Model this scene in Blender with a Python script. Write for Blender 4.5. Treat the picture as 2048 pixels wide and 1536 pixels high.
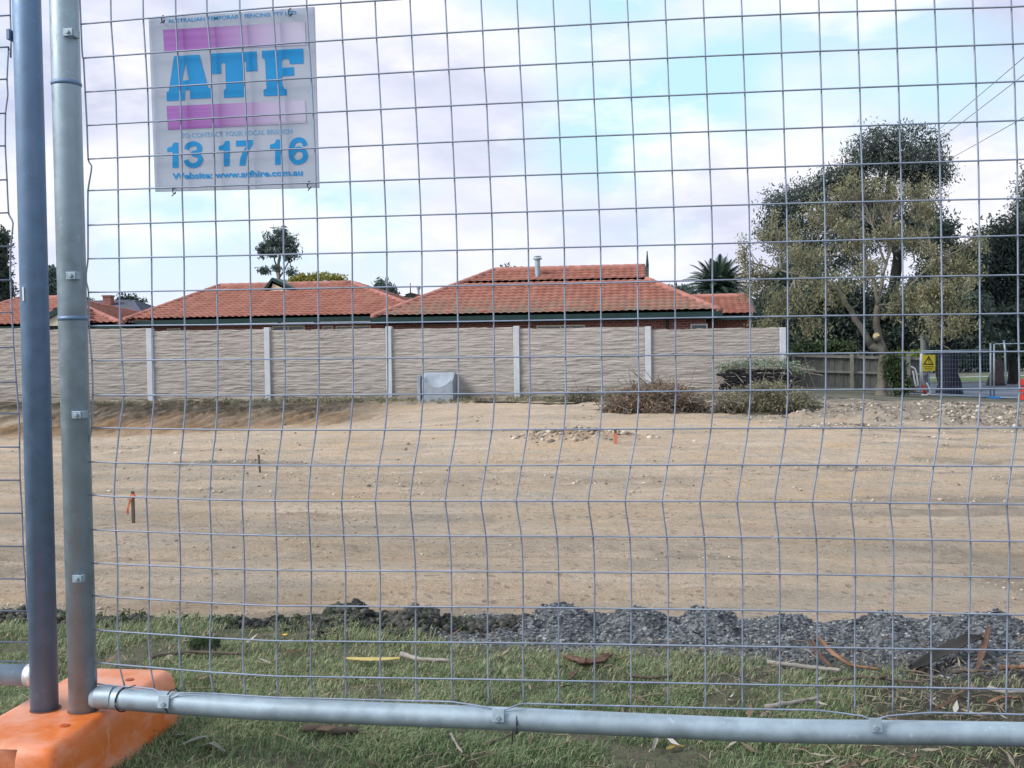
import bpy, bmesh, math, random
import numpy as np
from mathutils import Vector, Matrix
random.seed(7); RNG=np.random.default_rng(7)
for o in list(bpy.data.objects): bpy.data.objects.remove(o)
SC=bpy.context.scene; COL=SC.collection
R_=math.radians
# ------------------------------------------------------------------ camera
F=2150.0; PITCH,ROLL,YAW=.0316,-.0145,.13; HC=.78
def _basis():
    cy,sy=math.cos(YAW),math.sin(YAW); cp,sp=math.cos(PITCH),math.sin(PITCH)
    fw=np.array([-sy*cp,cy*cp,-sp]); ri=np.array([cy,sy,0]); up=np.cross(ri,fw)
    cr,sr=math.cos(ROLL),math.sin(ROLL)
    return cr*ri+sr*up,-sr*ri+cr*up,fw
RI,UP,FW=_basis()
cam=bpy.data.cameras.new('camera'); camo=bpy.data.objects.new('camera',cam); COL.objects.link(camo)
cam.sensor_width=36; cam.lens=36*F/2048; cam.clip_start=.05; cam.clip_end=6000
M=Matrix.Identity(4)
for k in range(3): M[k][0],M[k][1],M[k][2]=RI[k],UP[k],-FW[k]
M[2][3]=HC; camo.matrix_world=M; SC.camera=camo
# ------------------------------------------------------------------ world, sun, exposure
SC.view_settings.view_transform='Standard'; SC.view_settings.look='None'
SC.view_settings.exposure=0.74; SC.view_settings.gamma=1
SUN_AZ,SUN_EL=R_(-118),R_(36)      # azimuth measured from +Y towards +X
W=bpy.data.worlds.new('World'); SC.world=W; W.use_nodes=True
nt=W.node_tree; nt.nodes.clear()
def wn(t,**k):
    n=nt.nodes.new(t)
    for a,b in k.items(): setattr(n,a,b)
    return n
wo=wn('ShaderNodeOutputWorld'); bg=wn('ShaderNodeBackground'); bg.inputs[1].default_value=.1
nt.links.new(bg.outputs[0],wo.inputs[0])
sky=wn('ShaderNodeTexSky',sky_type='NISHITA',sun_disc=False,sun_elevation=SUN_EL,sun_rotation=SUN_AZ)
tc=wn('ShaderNodeTexCoord')
def noise(scale,detail,rough,mapscale,off=(0,0,0)):
    m=wn('ShaderNodeMapping'); m.inputs['Scale'].default_value=mapscale; m.inputs['Location'].default_value=off
    nt.links.new(tc.outputs['Generated'],m.inputs[0])
    n=wn('ShaderNodeTexNoise'); n.inputs['Scale'].default_value=scale; n.inputs['Detail'].default_value=detail
    n.inputs['Roughness'].default_value=rough; nt.links.new(m.outputs[0],n.inputs['Vector']); return n
def wramp(src,stops,interp='LINEAR'):
    r=wn('ShaderNodeValToRGB'); r.color_ramp.interpolation=interp
    e=r.color_ramp.elements
    while len(e)<len(stops): e.new(.5)
    for k,(p,c) in enumerate(stops): e[k].position=p; e[k].color=c
    nt.links.new(src,r.inputs[0]); return r
def wmix(f,a,b):
    m=wn('ShaderNodeMix',data_type='RGBA')
    if isinstance(f,float): m.inputs[0].default_value=f
    else: nt.links.new(f,m.inputs[0])
    for s,i in ((a,6),(b,7)):
        if isinstance(s,tuple): m.inputs[i].default_value=s
        else: nt.links.new(s,m.inputs[i])
    return m.outputs[2]
g=lambda v:(v,v,v,1)
n1=noise(2.6,7,.52,(1,1,1.9),(.31,.17,.05))       # broad cover
n2=noise(5.0,8,.58,(1,1,2.1),(1.7,.4,.2))         # puffs
n3=noise(3.2,6,.55,(1,1,2.6),(4.2,.9,.6))         # shading in the clouds
cover=wramp(n1.outputs[0],[(.39,g(0)),(.53,g(1))])
puff=wramp(n2.outputs[0],[(.50,g(0)),(.66,g(1))])
shade=wramp(n3.outputs[0],[(.38,(4.05,4.3,5.5,1)),(.50,(5.2,5.35,6.2,1)),(.62,(6.6,6.5,6.6,1))])
veil=wmix(.84,sky.outputs[0],(3.9,6.0,7.0,1))     # thin high veil over blue sky
c1=wmix(cover.outputs[0],veil,shade.outputs[0])
pm=wn('ShaderNodeMath',operation='MULTIPLY'); pm.inputs[1].default_value=.85; nt.links.new(puff.outputs[0],pm.inputs[0])
c2=wmix(pm.outputs[0],c1,(7.4,7.15,6.75,1))
sx=wn('ShaderNodeSeparateXYZ'); nt.links.new(tc.outputs['Generated'],sx.inputs[0])
hz=wramp(sx.outputs[2],[(.02,g(.85)),(.16,g(0))])  # milky air low over the horizon
c3=wmix(hz.outputs[0],c2,(5.5,5.6,6.6,1))
nt.links.new(c3,bg.inputs[0])
sun=bpy.data.lights.new('sun','SUN'); sun.energy=2.6; sun.angle=R_(26); sun.color=(1,.95,.87)
suno=bpy.data.objects.new('sun',sun); COL.objects.link(suno)
sd=Vector((math.sin(SUN_AZ)*math.cos(SUN_EL),math.cos(SUN_AZ)*math.cos(SUN_EL),math.sin(SUN_EL)))
suno.rotation_euler=sd.to_track_quat('Z','Y').to_euler(); suno.location=(-20,5,30)
# ------------------------------------------------------------------ measuring helpers
def ray(x,y): return (x-1024)/F*RI-(y-768)/F*UP+FW
def P(x,y,Y):
    d=ray(x,y); return d*(Y/d[1])+np.array([0,0,HC])
# ------------------------------------------------------------------ noise
def _hash(ix,iy,iz,seed):
    h=(ix.astype(np.int64)*374761393+iy.astype(np.int64)*668265263+iz.astype(np.int64)*2147483647+seed*974634777)&0xffffffff
    h=((h^(h>>13))*1274126177)&0xffffffff; h=(h^(h>>16))&0xffffffff
    return h/4294967295.0
def vnoise(x,y,z=0.,seed=0):
    x=np.asarray(x,float); y=np.asarray(y,float); z=np.zeros_like(x)+z
    ix,iy,iz=np.floor(x),np.floor(y),np.floor(z); fx,fy,fz=x-ix,y-iy,z-iz
    s=lambda t:t*t*t*(t*(t*6-15)+10)
    fx,fy,fz=s(fx),s(fy),s(fz); r=0
    for a in (0,1):
        for b in (0,1):
            for c in (0,1):
                w=(fx if a else 1-fx)*(fy if b else 1-fy)*(fz if c else 1-fz)
                r=r+w*_hash(ix+a,iy+b,iz+c,seed)
    return r*2-1
def fbm(x,y,z=0.,o=4,seed=0,lac=2.03,gain=.5):
    r=0;a=1;n=0
    for k in range(o):
        r=r+a*vnoise(np.asarray(x)*lac**k+k*17.3,np.asarray(y)*lac**k-k*9.1,np.asarray(z)*lac**k,seed+k); n+=a;a*=gain
    return r/n
def sstep(a,b,x): t=np.clip((np.asarray(x,float)-a)/(b-a),0,1); return t*t*(3-2*t)
# ------------------------------------------------------------------ mesh helpers
def link(name,me,mat=None,parent=None,smooth=False):
    o=bpy.data.objects.new(name,me); COL.objects.link(o)
    if mat is not None:
        for m in (mat if isinstance(mat,(list,tuple)) else [mat]): me.materials.append(m)
    if parent is not None: o.parent=parent
    if smooth: me.polygons.foreach_set('use_smooth',[True]*len(me.polygons))
    return o
def fastmesh(name,V,Fc,mat=None,parent=None,smooth=False,tint=None,attrs=None,mats=None):
    V=np.asarray(V,np.float32).reshape(-1,3); Fc=np.asarray(Fc,np.int32); k=Fc.shape[1]
    me=bpy.data.meshes.new(name); me.vertices.add(len(V)); me.vertices.foreach_set('co',V.ravel())
    me.loops.add(Fc.size); me.loops.foreach_set('vertex_index',Fc.ravel())
    me.polygons.add(len(Fc)); me.polygons.foreach_set('loop_start',np.arange(0,Fc.size,k,dtype=np.int32))
    if mats is not None: me.polygons.foreach_set('material_index',np.asarray(mats,np.int32))
    me.update(calc_edges=True)
    if tint is not None: attrs=dict(attrs or {},tint=tint)
    for n,a in (attrs or {}).items():
        at=me.attributes.new(n,'FLOAT','POINT'); at.data.foreach_set('value',np.asarray(a,np.float32))
    me.validate()
    return link(name,me,mat,parent,smooth)
class MB:
    def __init__(s): s.v=[];s.f=[];s.m=[]
    def add(s,V,Fs,m=0):
        b=len(s.v); s.v+= [tuple(map(float,p)) for p in V]; s.f+=[tuple(i+b for i in f) for f in Fs]; s.m+=[m]*len(Fs); return s
    def box(s,c,d,rot=0,m=0,tilt=None,bev=0):
        x,y,z=[k/2 for k in d]
        V=[(-x,-y,-z),(x,-y,-z),(x,y,-z),(-x,y,-z),(-x,-y,z),(x,-y,z),(x,y,z),(-x,y,z)]
        Mx=Matrix.Rotation(rot,3,'Z')
        if tilt is not None: Mx=Mx@tilt
        V=[Mx@Vector(p)+Vector(c) for p in V]
        return s.add(V,[(3,2,1,0),(4,5,6,7),(0,1,5,4),(1,2,6,5),(2,3,7,6),(3,0,4,7)],m)
    def hexa(s,b,t,m=0):      # bottom quad, top quad
        return s.add(list(b)+list(t),[(3,2,1,0),(4,5,6,7),(0,1,5,4),(1,2,6,5),(2,3,7,6),(3,0,4,7)],m)
    def tube(s,pts,r,n=8,m=0,cap=True):
        pts=np.asarray(pts,float); k=len(pts); rr=np.zeros(k)+r
        T=np.gradient(pts,axis=0); T/=np.linalg.norm(T,axis=1)[:,None]+1e-12
        ref=np.array([0,0,1.]) if abs(T[:,2]).mean()<.8 else np.array([1.,0,0])
        V=[]
        for i in range(k):
            a=np.cross(T[i],ref); a/=np.linalg.norm(a)+1e-9; b=np.cross(T[i],a)
            for j in range(n):
                t=2*math.pi*j/n; V.append(pts[i]+rr[i]*(math.cos(t)*a+math.sin(t)*b))
        Fs=[(i*n+j,(i+1)*n+j,(i+1)*n+(j+1)%n,i*n+(j+1)%n) for i in range(k-1) for j in range(n)]
        if cap: Fs+=[tuple(range(n)),tuple((k-1)*n+j for j in reversed(range(n)))]
        return s.add(V,Fs,m)
    def prism(s,poly,d,m=0):  # extrude a 3-D polygon along vector d
        n=len(poly); d=np.asarray(d,float); q=[np.asarray(p)+d for p in poly]
        Fs=[tuple(range(n)),tuple(n+i for i in reversed(range(n)))]+[(i,(i+1)%n,n+(i+1)%n,n+i) for i in range(n)]
        return s.add(list(poly)+q,Fs,m)
    def build(s,name,mat,parent=None,smooth=False,bevel=0,seg=2,auto=False):
        me=bpy.data.meshes.new(name); me.from_pydata(s.v,[],s.f); me.update()
        bm=bmesh.new(); bm.from_mesh(me); bmesh.ops.recalc_face_normals(bm,faces=bm.faces)
        if bevel: bmesh.ops.bevel(bm,geom=list(bm.edges),offset=bevel,segments=seg,affect='EDGES',profile=.5)
        bm.to_mesh(me); bm.free()
        if not bevel and any(s.m): me.polygons.foreach_set('material_index',s.m)
        o=link(name,me,mat,parent,smooth)
        if auto:
            me.polygons.foreach_set('use_smooth',[True]*len(me.polygons)); me.set_sharp_from_angle(angle=R_(35))
        return o
def tag(o,label=None,cat=None,group=None,kind=None):
    if label: o['label']=label
    if cat: o['category']=cat
    if group: o['group']=group
    if kind: o['kind']=kind
    return o
def thing(name,label,cat,loc=(0,0,0),group=None):
    o=bpy.data.objects.new(name,None); COL.objects.link(o); o.empty_display_size=.2
    tag(o,label,cat,group); return o      # kept at the world origin: parts carry their own place
# ------------------------------------------------------------------ material helper
class Mat:
    def __init__(s,name,rough=.8,metal=0,spec=.3):
        s.m=bpy.data.materials.new(name); s.m.use_nodes=True; s.t=s.m.node_tree; s.b=s.t.nodes['Principled BSDF']
        s.b.inputs['Roughness'].default_value=rough; s.b.inputs['Metallic'].default_value=metal
        s.b.inputs['Specular IOR Level'].default_value=spec; s.co=s.t.nodes.new('ShaderNodeTexCoord')
    def n(s,t,**k):
        n=s.t.nodes.new(t)
        for a,b in k.items(): setattr(n,a,b)
        return n
    def set(s,sock,v):
        if hasattr(v,'is_output') or isinstance(v,bpy.types.NodeSocket): s.t.links.new(v,sock)
        elif isinstance(v,tuple): sock.default_value=v if len(v)==4 else v+(1,)
        else: sock.default_value=v
    def noise(s,scale,detail=4,rough=.55,ms=(1,1,1),dist=0,coord='Object'):
        mp=s.n('ShaderNodeMapping'); mp.inputs['Scale'].default_value=ms; s.t.links.new(s.co.outputs[coord],mp.inputs[0])
        n=s.n('ShaderNodeTexNoise'); n.inputs['Scale'].default_value=scale; n.inputs['Detail'].default_value=detail
        n.inputs['Roughness'].default_value=rough; n.inputs['Distortion'].default_value=dist
        s.t.links.new(mp.outputs[0],n.inputs['Vector']); return n.outputs[0]
    def voro(s,scale,ms=(1,1,1),feat='F1',out='Distance'):
        mp=s.n('ShaderNodeMapping'); mp.inputs['Scale'].default_value=ms; s.t.links.new(s.co.outputs['Object'],mp.inputs[0])
        n=s.n('ShaderNodeTexVoronoi',feature=feat); n.inputs['Scale'].default_value=scale
        s.t.links.new(mp.outputs[0],n.inputs['Vector']); return n.outputs[out]
    def attr(s,name): n=s.n('ShaderNodeAttribute'); n.attribute_name=name; return n.outputs['Fac']
    def rnd(s): return s.n('ShaderNodeObjectInfo').outputs['Random']
    def ramp(s,src,stops):
        r=s.n('ShaderNodeValToRGB'); e=r.color_ramp.elements
        while len(e)<len(stops): e.new(.5)
        for k,(p,c) in enumerate(stops):
            e[k].position=p; e[k].color=(c if isinstance(c,tuple) else (c,c,c))+(1,)
        s.t.links.new(src,r.inputs[0]); return r.outputs[0]
    def mix(s,f,a,b,mode='MIX'):
        m=s.n('ShaderNodeMix',data_type='RGBA',blend_type=mode)
        s.set(m.inputs[0],f); s.set(m.inputs[6],a); s.set(m.inputs[7],b); return m.outputs[2]
    def math(s,op,a,b=0.):
        m=s.n('ShaderNodeMath',operation=op); s.set(m.inputs[0],a); s.set(m.inputs[1],b); return m.outputs[0]
    def col(s,v): s.set(s.b.inputs['Base Color'],v); return s
    def rough(s,v): s.set(s.b.inputs['Roughness'],v); return s
    def bump(s,h,strength=.5,dist=.02):
        b=s.n('ShaderNodeBump'); b.inputs['Strength'].default_value=strength; b.inputs['Distance'].default_value=dist
        s.t.links.new(h,b.inputs['Height']); s.t.links.new(b.outputs[0],s.b.inputs['Normal']); return s
def leafmat(name,dark,mid,light,trans=.3):
    m=Mat(name,.6,0,.25); c=m.ramp(m.attr('tint'),[(0,dark),(.5,mid),(1,light)]); m.col(c)
    tr=m.n('ShaderNodeBsdfTranslucent'); m.t.links.new(c,tr.inputs[0])
    mx=m.n('ShaderNodeMixShader'); mx.inputs[0].default_value=trans
    m.t.links.new(m.b.outputs[0],mx.inputs[1]); m.t.links.new(tr.outputs[0],mx.inputs[2])
    out=m.t.nodes['Material Output']; m.t.links.new(mx.outputs[0],out.inputs[0]); return m.m
def simple(name,c,rough=.7,metal=0,var=.25,scale=8,spec=.3,bump=0,ms=(1,1,1)):
    m=Mat(name,rough,metal,spec); n=m.noise(scale,5,.6,ms)
    a=tuple(x*(1-var) for x in c); b=tuple(min(1,x*(1+var)) for x in c)
    m.col(m.ramp(n,[(.3,a),(.7,b)]))
    if bump: m.bump(n,bump,.01)
    return m.m
# ---- materials
def steel(name,c,rough=.48,metal=.75):
    m=Mat(name,rough,metal,.4); n=m.noise(30,5,.6); n2=m.noise(7,4,.6,(1,1,.35)); n3=m.noise(160,3,.6)
    a=m.ramp(n,[(.3,tuple(x*.84 for x in c)),(.7,tuple(min(1,x*1.12) for x in c))])
    a=m.mix(m.ramp(n2,[(.50,0.),(.70,.55)]),a,tuple(x*.60 for x in c)); a=m.mix(m.ramp(m.noise(55,6,.75),[(.60,0.),(.70,.55)]),a,tuple(min(1,x*1.55) for x in c)); a=m.mix(m.ramp(m.noise(23,6,.8,(1,1,.5)),[(.66,0.),(.73,.6)]),a,(.16,.13,.11))
    m.col(a).rough(m.ramp(n,[(.3,rough-.1),(.7,rough+.14)])).bump(n3,.12,.001); return m.m
M_STEEL=steel('galvanised steel',(.31,.395,.475),.5,.4)
M_STEELD=steel('weathered steel',(.16,.25,.40),.55,.3)
M_WIRE=steel('mesh wire',(.26,.31,.42),.5,.4)
M_TIE=simple('dark tie wire',(.05,.06,.08),.5,.5)
M_CONC=simple('grey concrete',(.25,.29,.35),.85,0,.16,5,bump=.25)
M_POST=simple('pale concrete post',(.45,.485,.54),.85,0,.10,4,bump=.15)
M_GREEN=simple('dark green paint',(.012,.035,.035),.5,0,.2,3)
M_CREAM=simple('cream render',(.62,.55,.42),.8,0,.08,3)
M_GLASS=simple('window glass',(.06,.075,.09),.08,0,.1,2,spec=.6)
M_FRAME=simple('window frame white',(.62,.63,.64),.5,0,.05,4)
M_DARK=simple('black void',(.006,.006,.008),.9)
# ------------------------------------------------------------------ terrain heights
TX=np.array([-30,-20,-15,-10.5,-8,-6,-4,0,4,8,12,24.])
TY=np.array([3.2,3.7,6,10,14,18,22,25,27,28.3,29.5,31.6])
def _tz():
    left=[-.17,-.22,-.36,-.6,-.85,-1.08,-1.24,-1.35,-1.4,-1.05,-.78,-.56]
    cl=[-.17,-.22,-.35,-.58,-.82,-1.0,-1.08,-1.12,-1.1,-.92,-.78,-.60]
    cm=[-.17,-.22,-.35,-.56,-.8,-.95,-.95,-.88,-.80,-.75,-.71,-.64]
    rr=[-.17,-.22,-.35,-.55,-.8,-1.0,-1.12,-1.08,-1.0,-.97,-.95,-.93]
    T=np.zeros((len(TX),len(TY)))
    for i,x in enumerate(TX):
        if x<=-15: T[i]=left
        elif x<=-8: T[i]=np.array(left)+(np.array(cl)-left)*(x+15)/7
        elif x<=-4: T[i]=np.array(cl)+(np.array(cm)-cl)*(x+8)/4
        elif x<=4: T[i]=cm
        else:
            w=min(1,(x-4)/5); T[i]=np.array(cm)+(np.array(rr)-cm)*w
    return T
TZ=_tz()
def table(x,y):
    x=np.clip(np.asarray(x,float),TX[0],TX[-1]-1e-6); y=np.clip(np.asarray(y,float),TY[0],TY[-1]-1e-6)
    i=np.searchsorted(TX,x,side='right')-1; j=np.searchsorted(TY,y,side='right')-1
    u=(x-TX[i])/(TX[i+1]-TX[i]); v=(y-TY[j])/(TY[j+1]-TY[j])
    return (TZ[i,j]*(1-u)+TZ[i+1,j]*u)*(1-v)+(TZ[i,j+1]*(1-u)+TZ[i+1,j+1]*u)*v
def far_h(x,y):
    x=np.asarray(x,float); y=np.asarray(y,float)
    a=table(x,np.full_like(y,31.55))
    b=-.62-.062*np.clip(x-2,0,14)
    return a+(b-a)*sstep(31.5,36,y)
PEAKS=[(1115,1213,70),(1262,1218,75),(1420,1224,62),(1580,1237,75),(1775,1230,80),(1950,1232,85),(700,1227,50),(828,1233,52),(405,1263,40),(232,1246,45),(40,1245,70),(600,1262,30)]
def ridge(x,y):
    """soil and gravel bank along the lip of the cut"""
    yc=3.0+.03*vnoise(x*1.7,x*0+3.1,0,5)
    prof=np.where(y<yc,sstep(2.70,yc-.02,y),1-sstep(yc+.02,yc+.16,y))
    h=np.zeros_like(x)+(-.012+.010*vnoise(x*5,x*0,0,6))*(1-sstep(-.7,-.4,x))+.004
    h=h+.010*sstep(-.6,.1,x)
    for px,py,w in PEAKS:
        q=P(px,py,3.0); hw=w*3.0/F*1.0
        t=np.abs(x-q[0]+.035*vnoise(x*14+px,y*9,0,8)+.02*vnoise(x*37,y*30,0,9))/(hw*(1+.25*vnoise(y*12,x*0+px,0,7)))
        h=np.maximum(h,(q[2]-(.008 if px>1000 else -.004))*np.clip(1-t**2.2,0,1)+.004*np.clip(2-t,0,1))
    return prof*h
def lawn_h(x,y):
    x=np.asarray(x,float); y=np.asarray(y,float)
    h=.012*fbm(x*2.1,y*2.1,0,3,11)+.008*fbm(x*9,y*9,0,3,12)
    h=h+.035*(1-sstep(2.0,2.35,y))*(1-sstep(-.7,-.3,x))
    r=ridge(x,y); h=h*(1-sstep(2.75,2.95,y)*.7)+r
    cut=sstep(3.06,3.5,y+.10*fbm(x*3.5,x*0,0,3,16)+.05*fbm(x*13,y*6,0,2,17))
    lump=sstep(.005,.03,r)
    h=h+lump*.016*fbm(x*20,y*20,0,3,14)+lump*.012*np.abs(fbm(x*55,y*55,0,2,15))
    return h-cut*.27
def earth_h(x,y):
    x=np.asarray(x,float); y=np.asarray(y,float)
    h=table(x,y)
    d=np.clip(y/8,.35,1.6)
    h=h+.035*fbm(x*.35,y*.6,0,3,21)
    h=h+.028*fbm(x*.45+y*.15,y*2.8,0,4,22)*d          # grader streaks along the site
    h=h+.020*fbm(x*3.5,y*5,0,4,23)*d
    h=h+.011*np.abs(fbm(x*10,y*15,0,3,24))*np.clip(1.5-y/14,.3,1)
    h=h+.03*np.clip(fbm(x*.9,y*1.3,0,3,25)-.15,0,1)
    for (s,c0,w) in ((.10,6.1,.16),(.10,7.5,.16),(-.05,11.4,.2),(-.05,13.1,.2),(.03,16.5,.22),(.03,18.3,.22),(-.12,9.2,.14),(.22,5.0,.12)):  # wheel and track marks
        u=(y-c0-s*x-.25*np.sin(x*.35+c0))/w
        h=h-.028*np.exp(-u*u)*(.75+.25*np.sign(np.sin(x*26)))+.014*np.exp(-(np.abs(u)-1.7)**2*3)
    # hump round the orange-topped peg and low spoil ridge
    h=h+.22*np.exp(-(((x+1.35)/1.25)**2+((y-20.2)/.9)**2))*(1+.5*fbm(x*5,y*5,0,3,26))
    h=h+.07*np.exp(-(((x+6.1)/1.7)**2+((y-14.6)/.8)**2))*(1+.8*fbm(x*6,y*6,0,3,27))
    # teeth raked down the bank at the far left
    bank=sstep(25.6,27.6,y)*(1-sstep(30.3,31.2,y))*(1-sstep(-9,-6.5,x))
    h=h+bank*.13*vnoise((x-.55*(y-27))*6.5,y*.35,0,28)+bank*.05*fbm(x*3,y*3,0,3,29)
    # rubble mound at right
    px=(x-6.9)/4.3; py=(y-25.6+.12*(x-6))/2.0
    m=np.clip(1-np.sqrt(px**2+py**2),0,1); m=np.where(x>6.9,np.clip(1-np.abs(py),0,1),m)
    h=h+sstep(0,.75,m)*.27*(1+.35*fbm(x*1.6,y*1.6,0,4,30))+sstep(0,.2,m)*.09*fbm(x*5,y*5,0,4,31)
    return h
def ground(x,y):
    x=float(x);y=float(y)
    A=np.array([x]);B=np.array([y])
    return float((lawn_h(A,B) if y<3.3 else earth_h(A,B) if y<31.5 else far_h(A,B))[0])
def groundv(x,y):
    return np.where(y<3.3,lawn_h(x,y),np.where(y<31.5,earth_h(x,y),far_h(x,y)))
def hit(px,py):
    d=ray(px,py); o=np.array([0,0,HC]); lo,hi=1.4/d[1],60/d[1]
    for _ in range(2):
        t=np.geomspace(lo,hi,900); q=o+d*t[:,None]; below=q[:,2]<groundv(q[:,0],q[:,1])
        k=int(np.argmax(below)) if below.any() else len(t)-1
        lo,hi=t[max(k-1,0)],t[k]
    q=o+d*hi; q[2]=groundv(q[:1],q[1:2])[0]; return q
def gridmesh(name,xs,ys,hf,mat,attrs=None,smooth=True):
    X,Y=np.meshgrid(xs,ys); x=X.ravel();y=Y.ravel(); z=hf(x,y); nx=len(xs);ny=len(ys)
    i=np.arange((nx)*(ny)).reshape(ny,nx)
    Fc=np.stack([i[:-1,:-1],i[:-1,1:],i[1:,1:],i[1:,:-1]],-1).reshape(-1,4)
    at=attrs(x,y,z) if attrs else None
    return fastmesh(name,np.stack([x,y,z],1),Fc,mat,None,smooth,None,at)
# lawn
m=Mat('lawn soil',.95,0,.15)
n=m.noise(18,6,.65); n2=m.noise(90,4,.6)
soil=m.ramp(n,[(.3,(.06,.052,.042)),(.55,(.12,.11,.085)),(.75,(.19,.17,.125))])
soil=m.mix(m.ramp(n2,[(.5,0.),(.62,.8)]),soil,(.11,.15,.07))
grav=m.ramp(m.voro(85,(1,1,1),'F1','Color'),[(.15,(.05,.055,.065)),(.5,(.115,.125,.14)),(.86,(.20,.215,.235)),(.97,(.42,.43,.44))])
dirt=m.ramp(m.noise(40,6,.7),[(.3,(.022,.024,.026)),(.6,(.07,.068,.066)),(.8,(.14,.13,.12))])
pale=m.ramp(m.noise(25,5,.6),[(.3,(.30,.22,.14)),(.7,(.44,.34,.24))])
c=m.mix(m.attr('litter'),soil,m.ramp(m.noise(55,6,.75),[(.3,(.022,.02,.02)),(.55,(.075,.065,.056)),(.72,(.19,.165,.14))])); c=m.mix(m.attr('dirt'),c,dirt); c=m.mix(m.attr('gravel'),c,grav); c=m.mix(m.attr('clay'),c,pale)
m.col(c); m.bump(m.noise(140,4,.7),.7,.012); M_LAWN=m.m
def lawn_attr(x,y,z):
    r=ridge(x,y); e=sstep(2.66,2.86,y+.07*fbm(x*5,y*5,0,3,41)-.15*(1-sstep(-.8,-.4,x)))
    gx=sstep(-.62,-.30,x+.25*fbm(x*3,y*3,0,2,42))
    gr=e*gx*1.0; gr=np.maximum(gr,gx*sstep(2.52,2.75,y+.10*fbm(x*4,y*6,0,3,43))*sstep(-.1,.4,x))
    return dict(litter=sstep(.0,.5,x-.05+.5*fbm(x*1.6,y*2.2,0,3,72))*.9,gravel=gr,dirt=e*(1-gx),clay=sstep(3.10,3.2,y))
lx=np.concatenate([np.arange(-6,-2.2,.06),np.arange(-2.2,1.7,.0105),np.arange(1.7,6,.06)])
ly=np.concatenate([np.arange(-6,1.5,.1),np.arange(1.5,2.6,.02),np.arange(2.6,3.56,.008)])
tag(gridmesh('lawn',lx,ly,lawn_h,M_LAWN,lawn_attr),kind='structure')
# bare earth of the building site
m=Mat('graded earth',.97,0,.12)
big=m.noise(.55,5,.6,(1,1.6,1)); streak=m.noise(1.25,8,.70,(.30,3.4,1),.8); fine=m.noise(14,6,.75,(1,1.5,1)); speck=m.voro(42,(1,1,1),'F1','Color')
a=m.ramp(streak,[(.30,(.37,.290,.225)),(.45,(.53,.424,.336)),(.60,(.585,.49,.40)),(.74,(.68,.60,.52))])
a=m.mix(m.ramp(big,[(.46,0.),(.66,.75)]),a,(.54,.40,.265))
a=m.mix(m.ramp(m.noise(.8,5,.6,(1,2.2,1.3)),[(.50,0.),(.66,.7)]),a,(.40,.365,.325))
a=m.mix(m.ramp(fine,[(.38,.4),(.46,0.)]),a,(.21,.168,.135))
a=m.mix(m.ramp(m.noise(7,4,.6,(.6,2.4,1)),[(.60,0.),(.72,.5)]),a,(.62,.545,.475))
sp=m.n('ShaderNodeSeparateColor'); m.t.links.new(speck,sp.inputs[0])
a=m.mix(m.ramp(sp.outputs[0],[(.94,0.),(.98,.35)]),a,(.60,.54,.47))
a=m.mix(m.ramp(sp.outputs[1],[(.93,0.),(.97,.5)]),a,(.17,.14,.12))
top=m.ramp(m.noise(3.2,6,.7,(1,1,1.6)),[(.32,(.035,.032,.03)),(.52,(.105,.09,.072)),(.72,(.22,.185,.145))])
a=m.mix(m.attr('topsoil'),a,top)
cl=m.ramp(m.noise(2.2,5,.65),[(.3,(.27,.155,.085)),(.7,(.46,.31,.19))])
a=m.mix(m.attr('clay'),a,cl)
gr=m.ramp(m.noise(5,6,.7),[(.3,(.13,.12,.11)),(.55,(.30,.265,.23)),(.75,(.46,.41,.345))])
a=m.mix(m.attr('gravel'),a,gr)
m.col(a); m.bump(m.math('ADD',m.noise(18,7,.75,(1,1.4,1)),m.math('MULTIPLY',m.noise(70,4,.6),.5)),1.0,.06); M_EARTH=m.m
def earth_attr(x,y,z):
    f=fbm(x*1.3,y*1.3,0,4,51)
    bank=(1-sstep(-10,-4.5,x+2.2*f))
    top=sstep(28.3,30.4,y+1.2*f)*bank
    rake=.5+.6*vnoise((x-.55*(y-27))*6.5,y*.35,0,28)+.25*f
    top=np.maximum(top,sstep(26.2,27.6,y+.8*f)*(1-sstep(-9.5,-6.0,x+f))*np.clip(rake*1.9,0,1))
    top=np.maximum(top,sstep(29.9,31.0,y+.7*f)*.8)
    clay=sstep(25.8,27.2,y)*(1-sstep(27.6,29.2,y))*(1-sstep(-9.5,-6.5,x))*(.25+.6*rake)
    hump=np.exp(-(((x+1.25)/.95)**2+((y-20.2)/.7)**2)); clay=np.maximum(clay,.85*hump)
    px=(x-6.9)/4.6; py=(y-25.6+.12*(x-6))/2.3; md=np.where(x>6.9,np.abs(py),np.sqrt(px**2+py**2))
    gv=(1-sstep(.55,1.05,md+.25*f))*.9
    gv=np.maximum(gv,.95*np.exp(-(((x+6.1)/1.8)**2+((y-14.6)/.7)**2)))
    gv=np.maximum(gv,sstep(.12,.45,fbm(x*.45,y*1.1,0,4,53))*(.35+.35*sstep(0,3,x)))
    gv=np.maximum(gv,.5*sstep(.1,.4,fbm(x*1.1,y*1.6,0,3,54))*(1-sstep(6,8.5,y)))
    gv=np.maximum(gv,sstep(28.5,30,y)*sstep(2.5,5,x+f))
    return dict(topsoil=np.clip(top,0,1),clay=np.clip(clay,0,1),gravel=np.clip(gv,0,1))
ex=np.concatenate([np.arange(-30,-18.5,.35),np.arange(-18.5,-4,.055),np.arange(-4,3,.03),np.arange(3,11,.05),np.arange(11,24.1,.35)])
ey=3.28*(31.62/3.28)**(np.linspace(0,1,430))
tag(gridmesh('earth',ex,ey,earth_h,M_EARTH,earth_attr),kind='structure')
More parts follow.
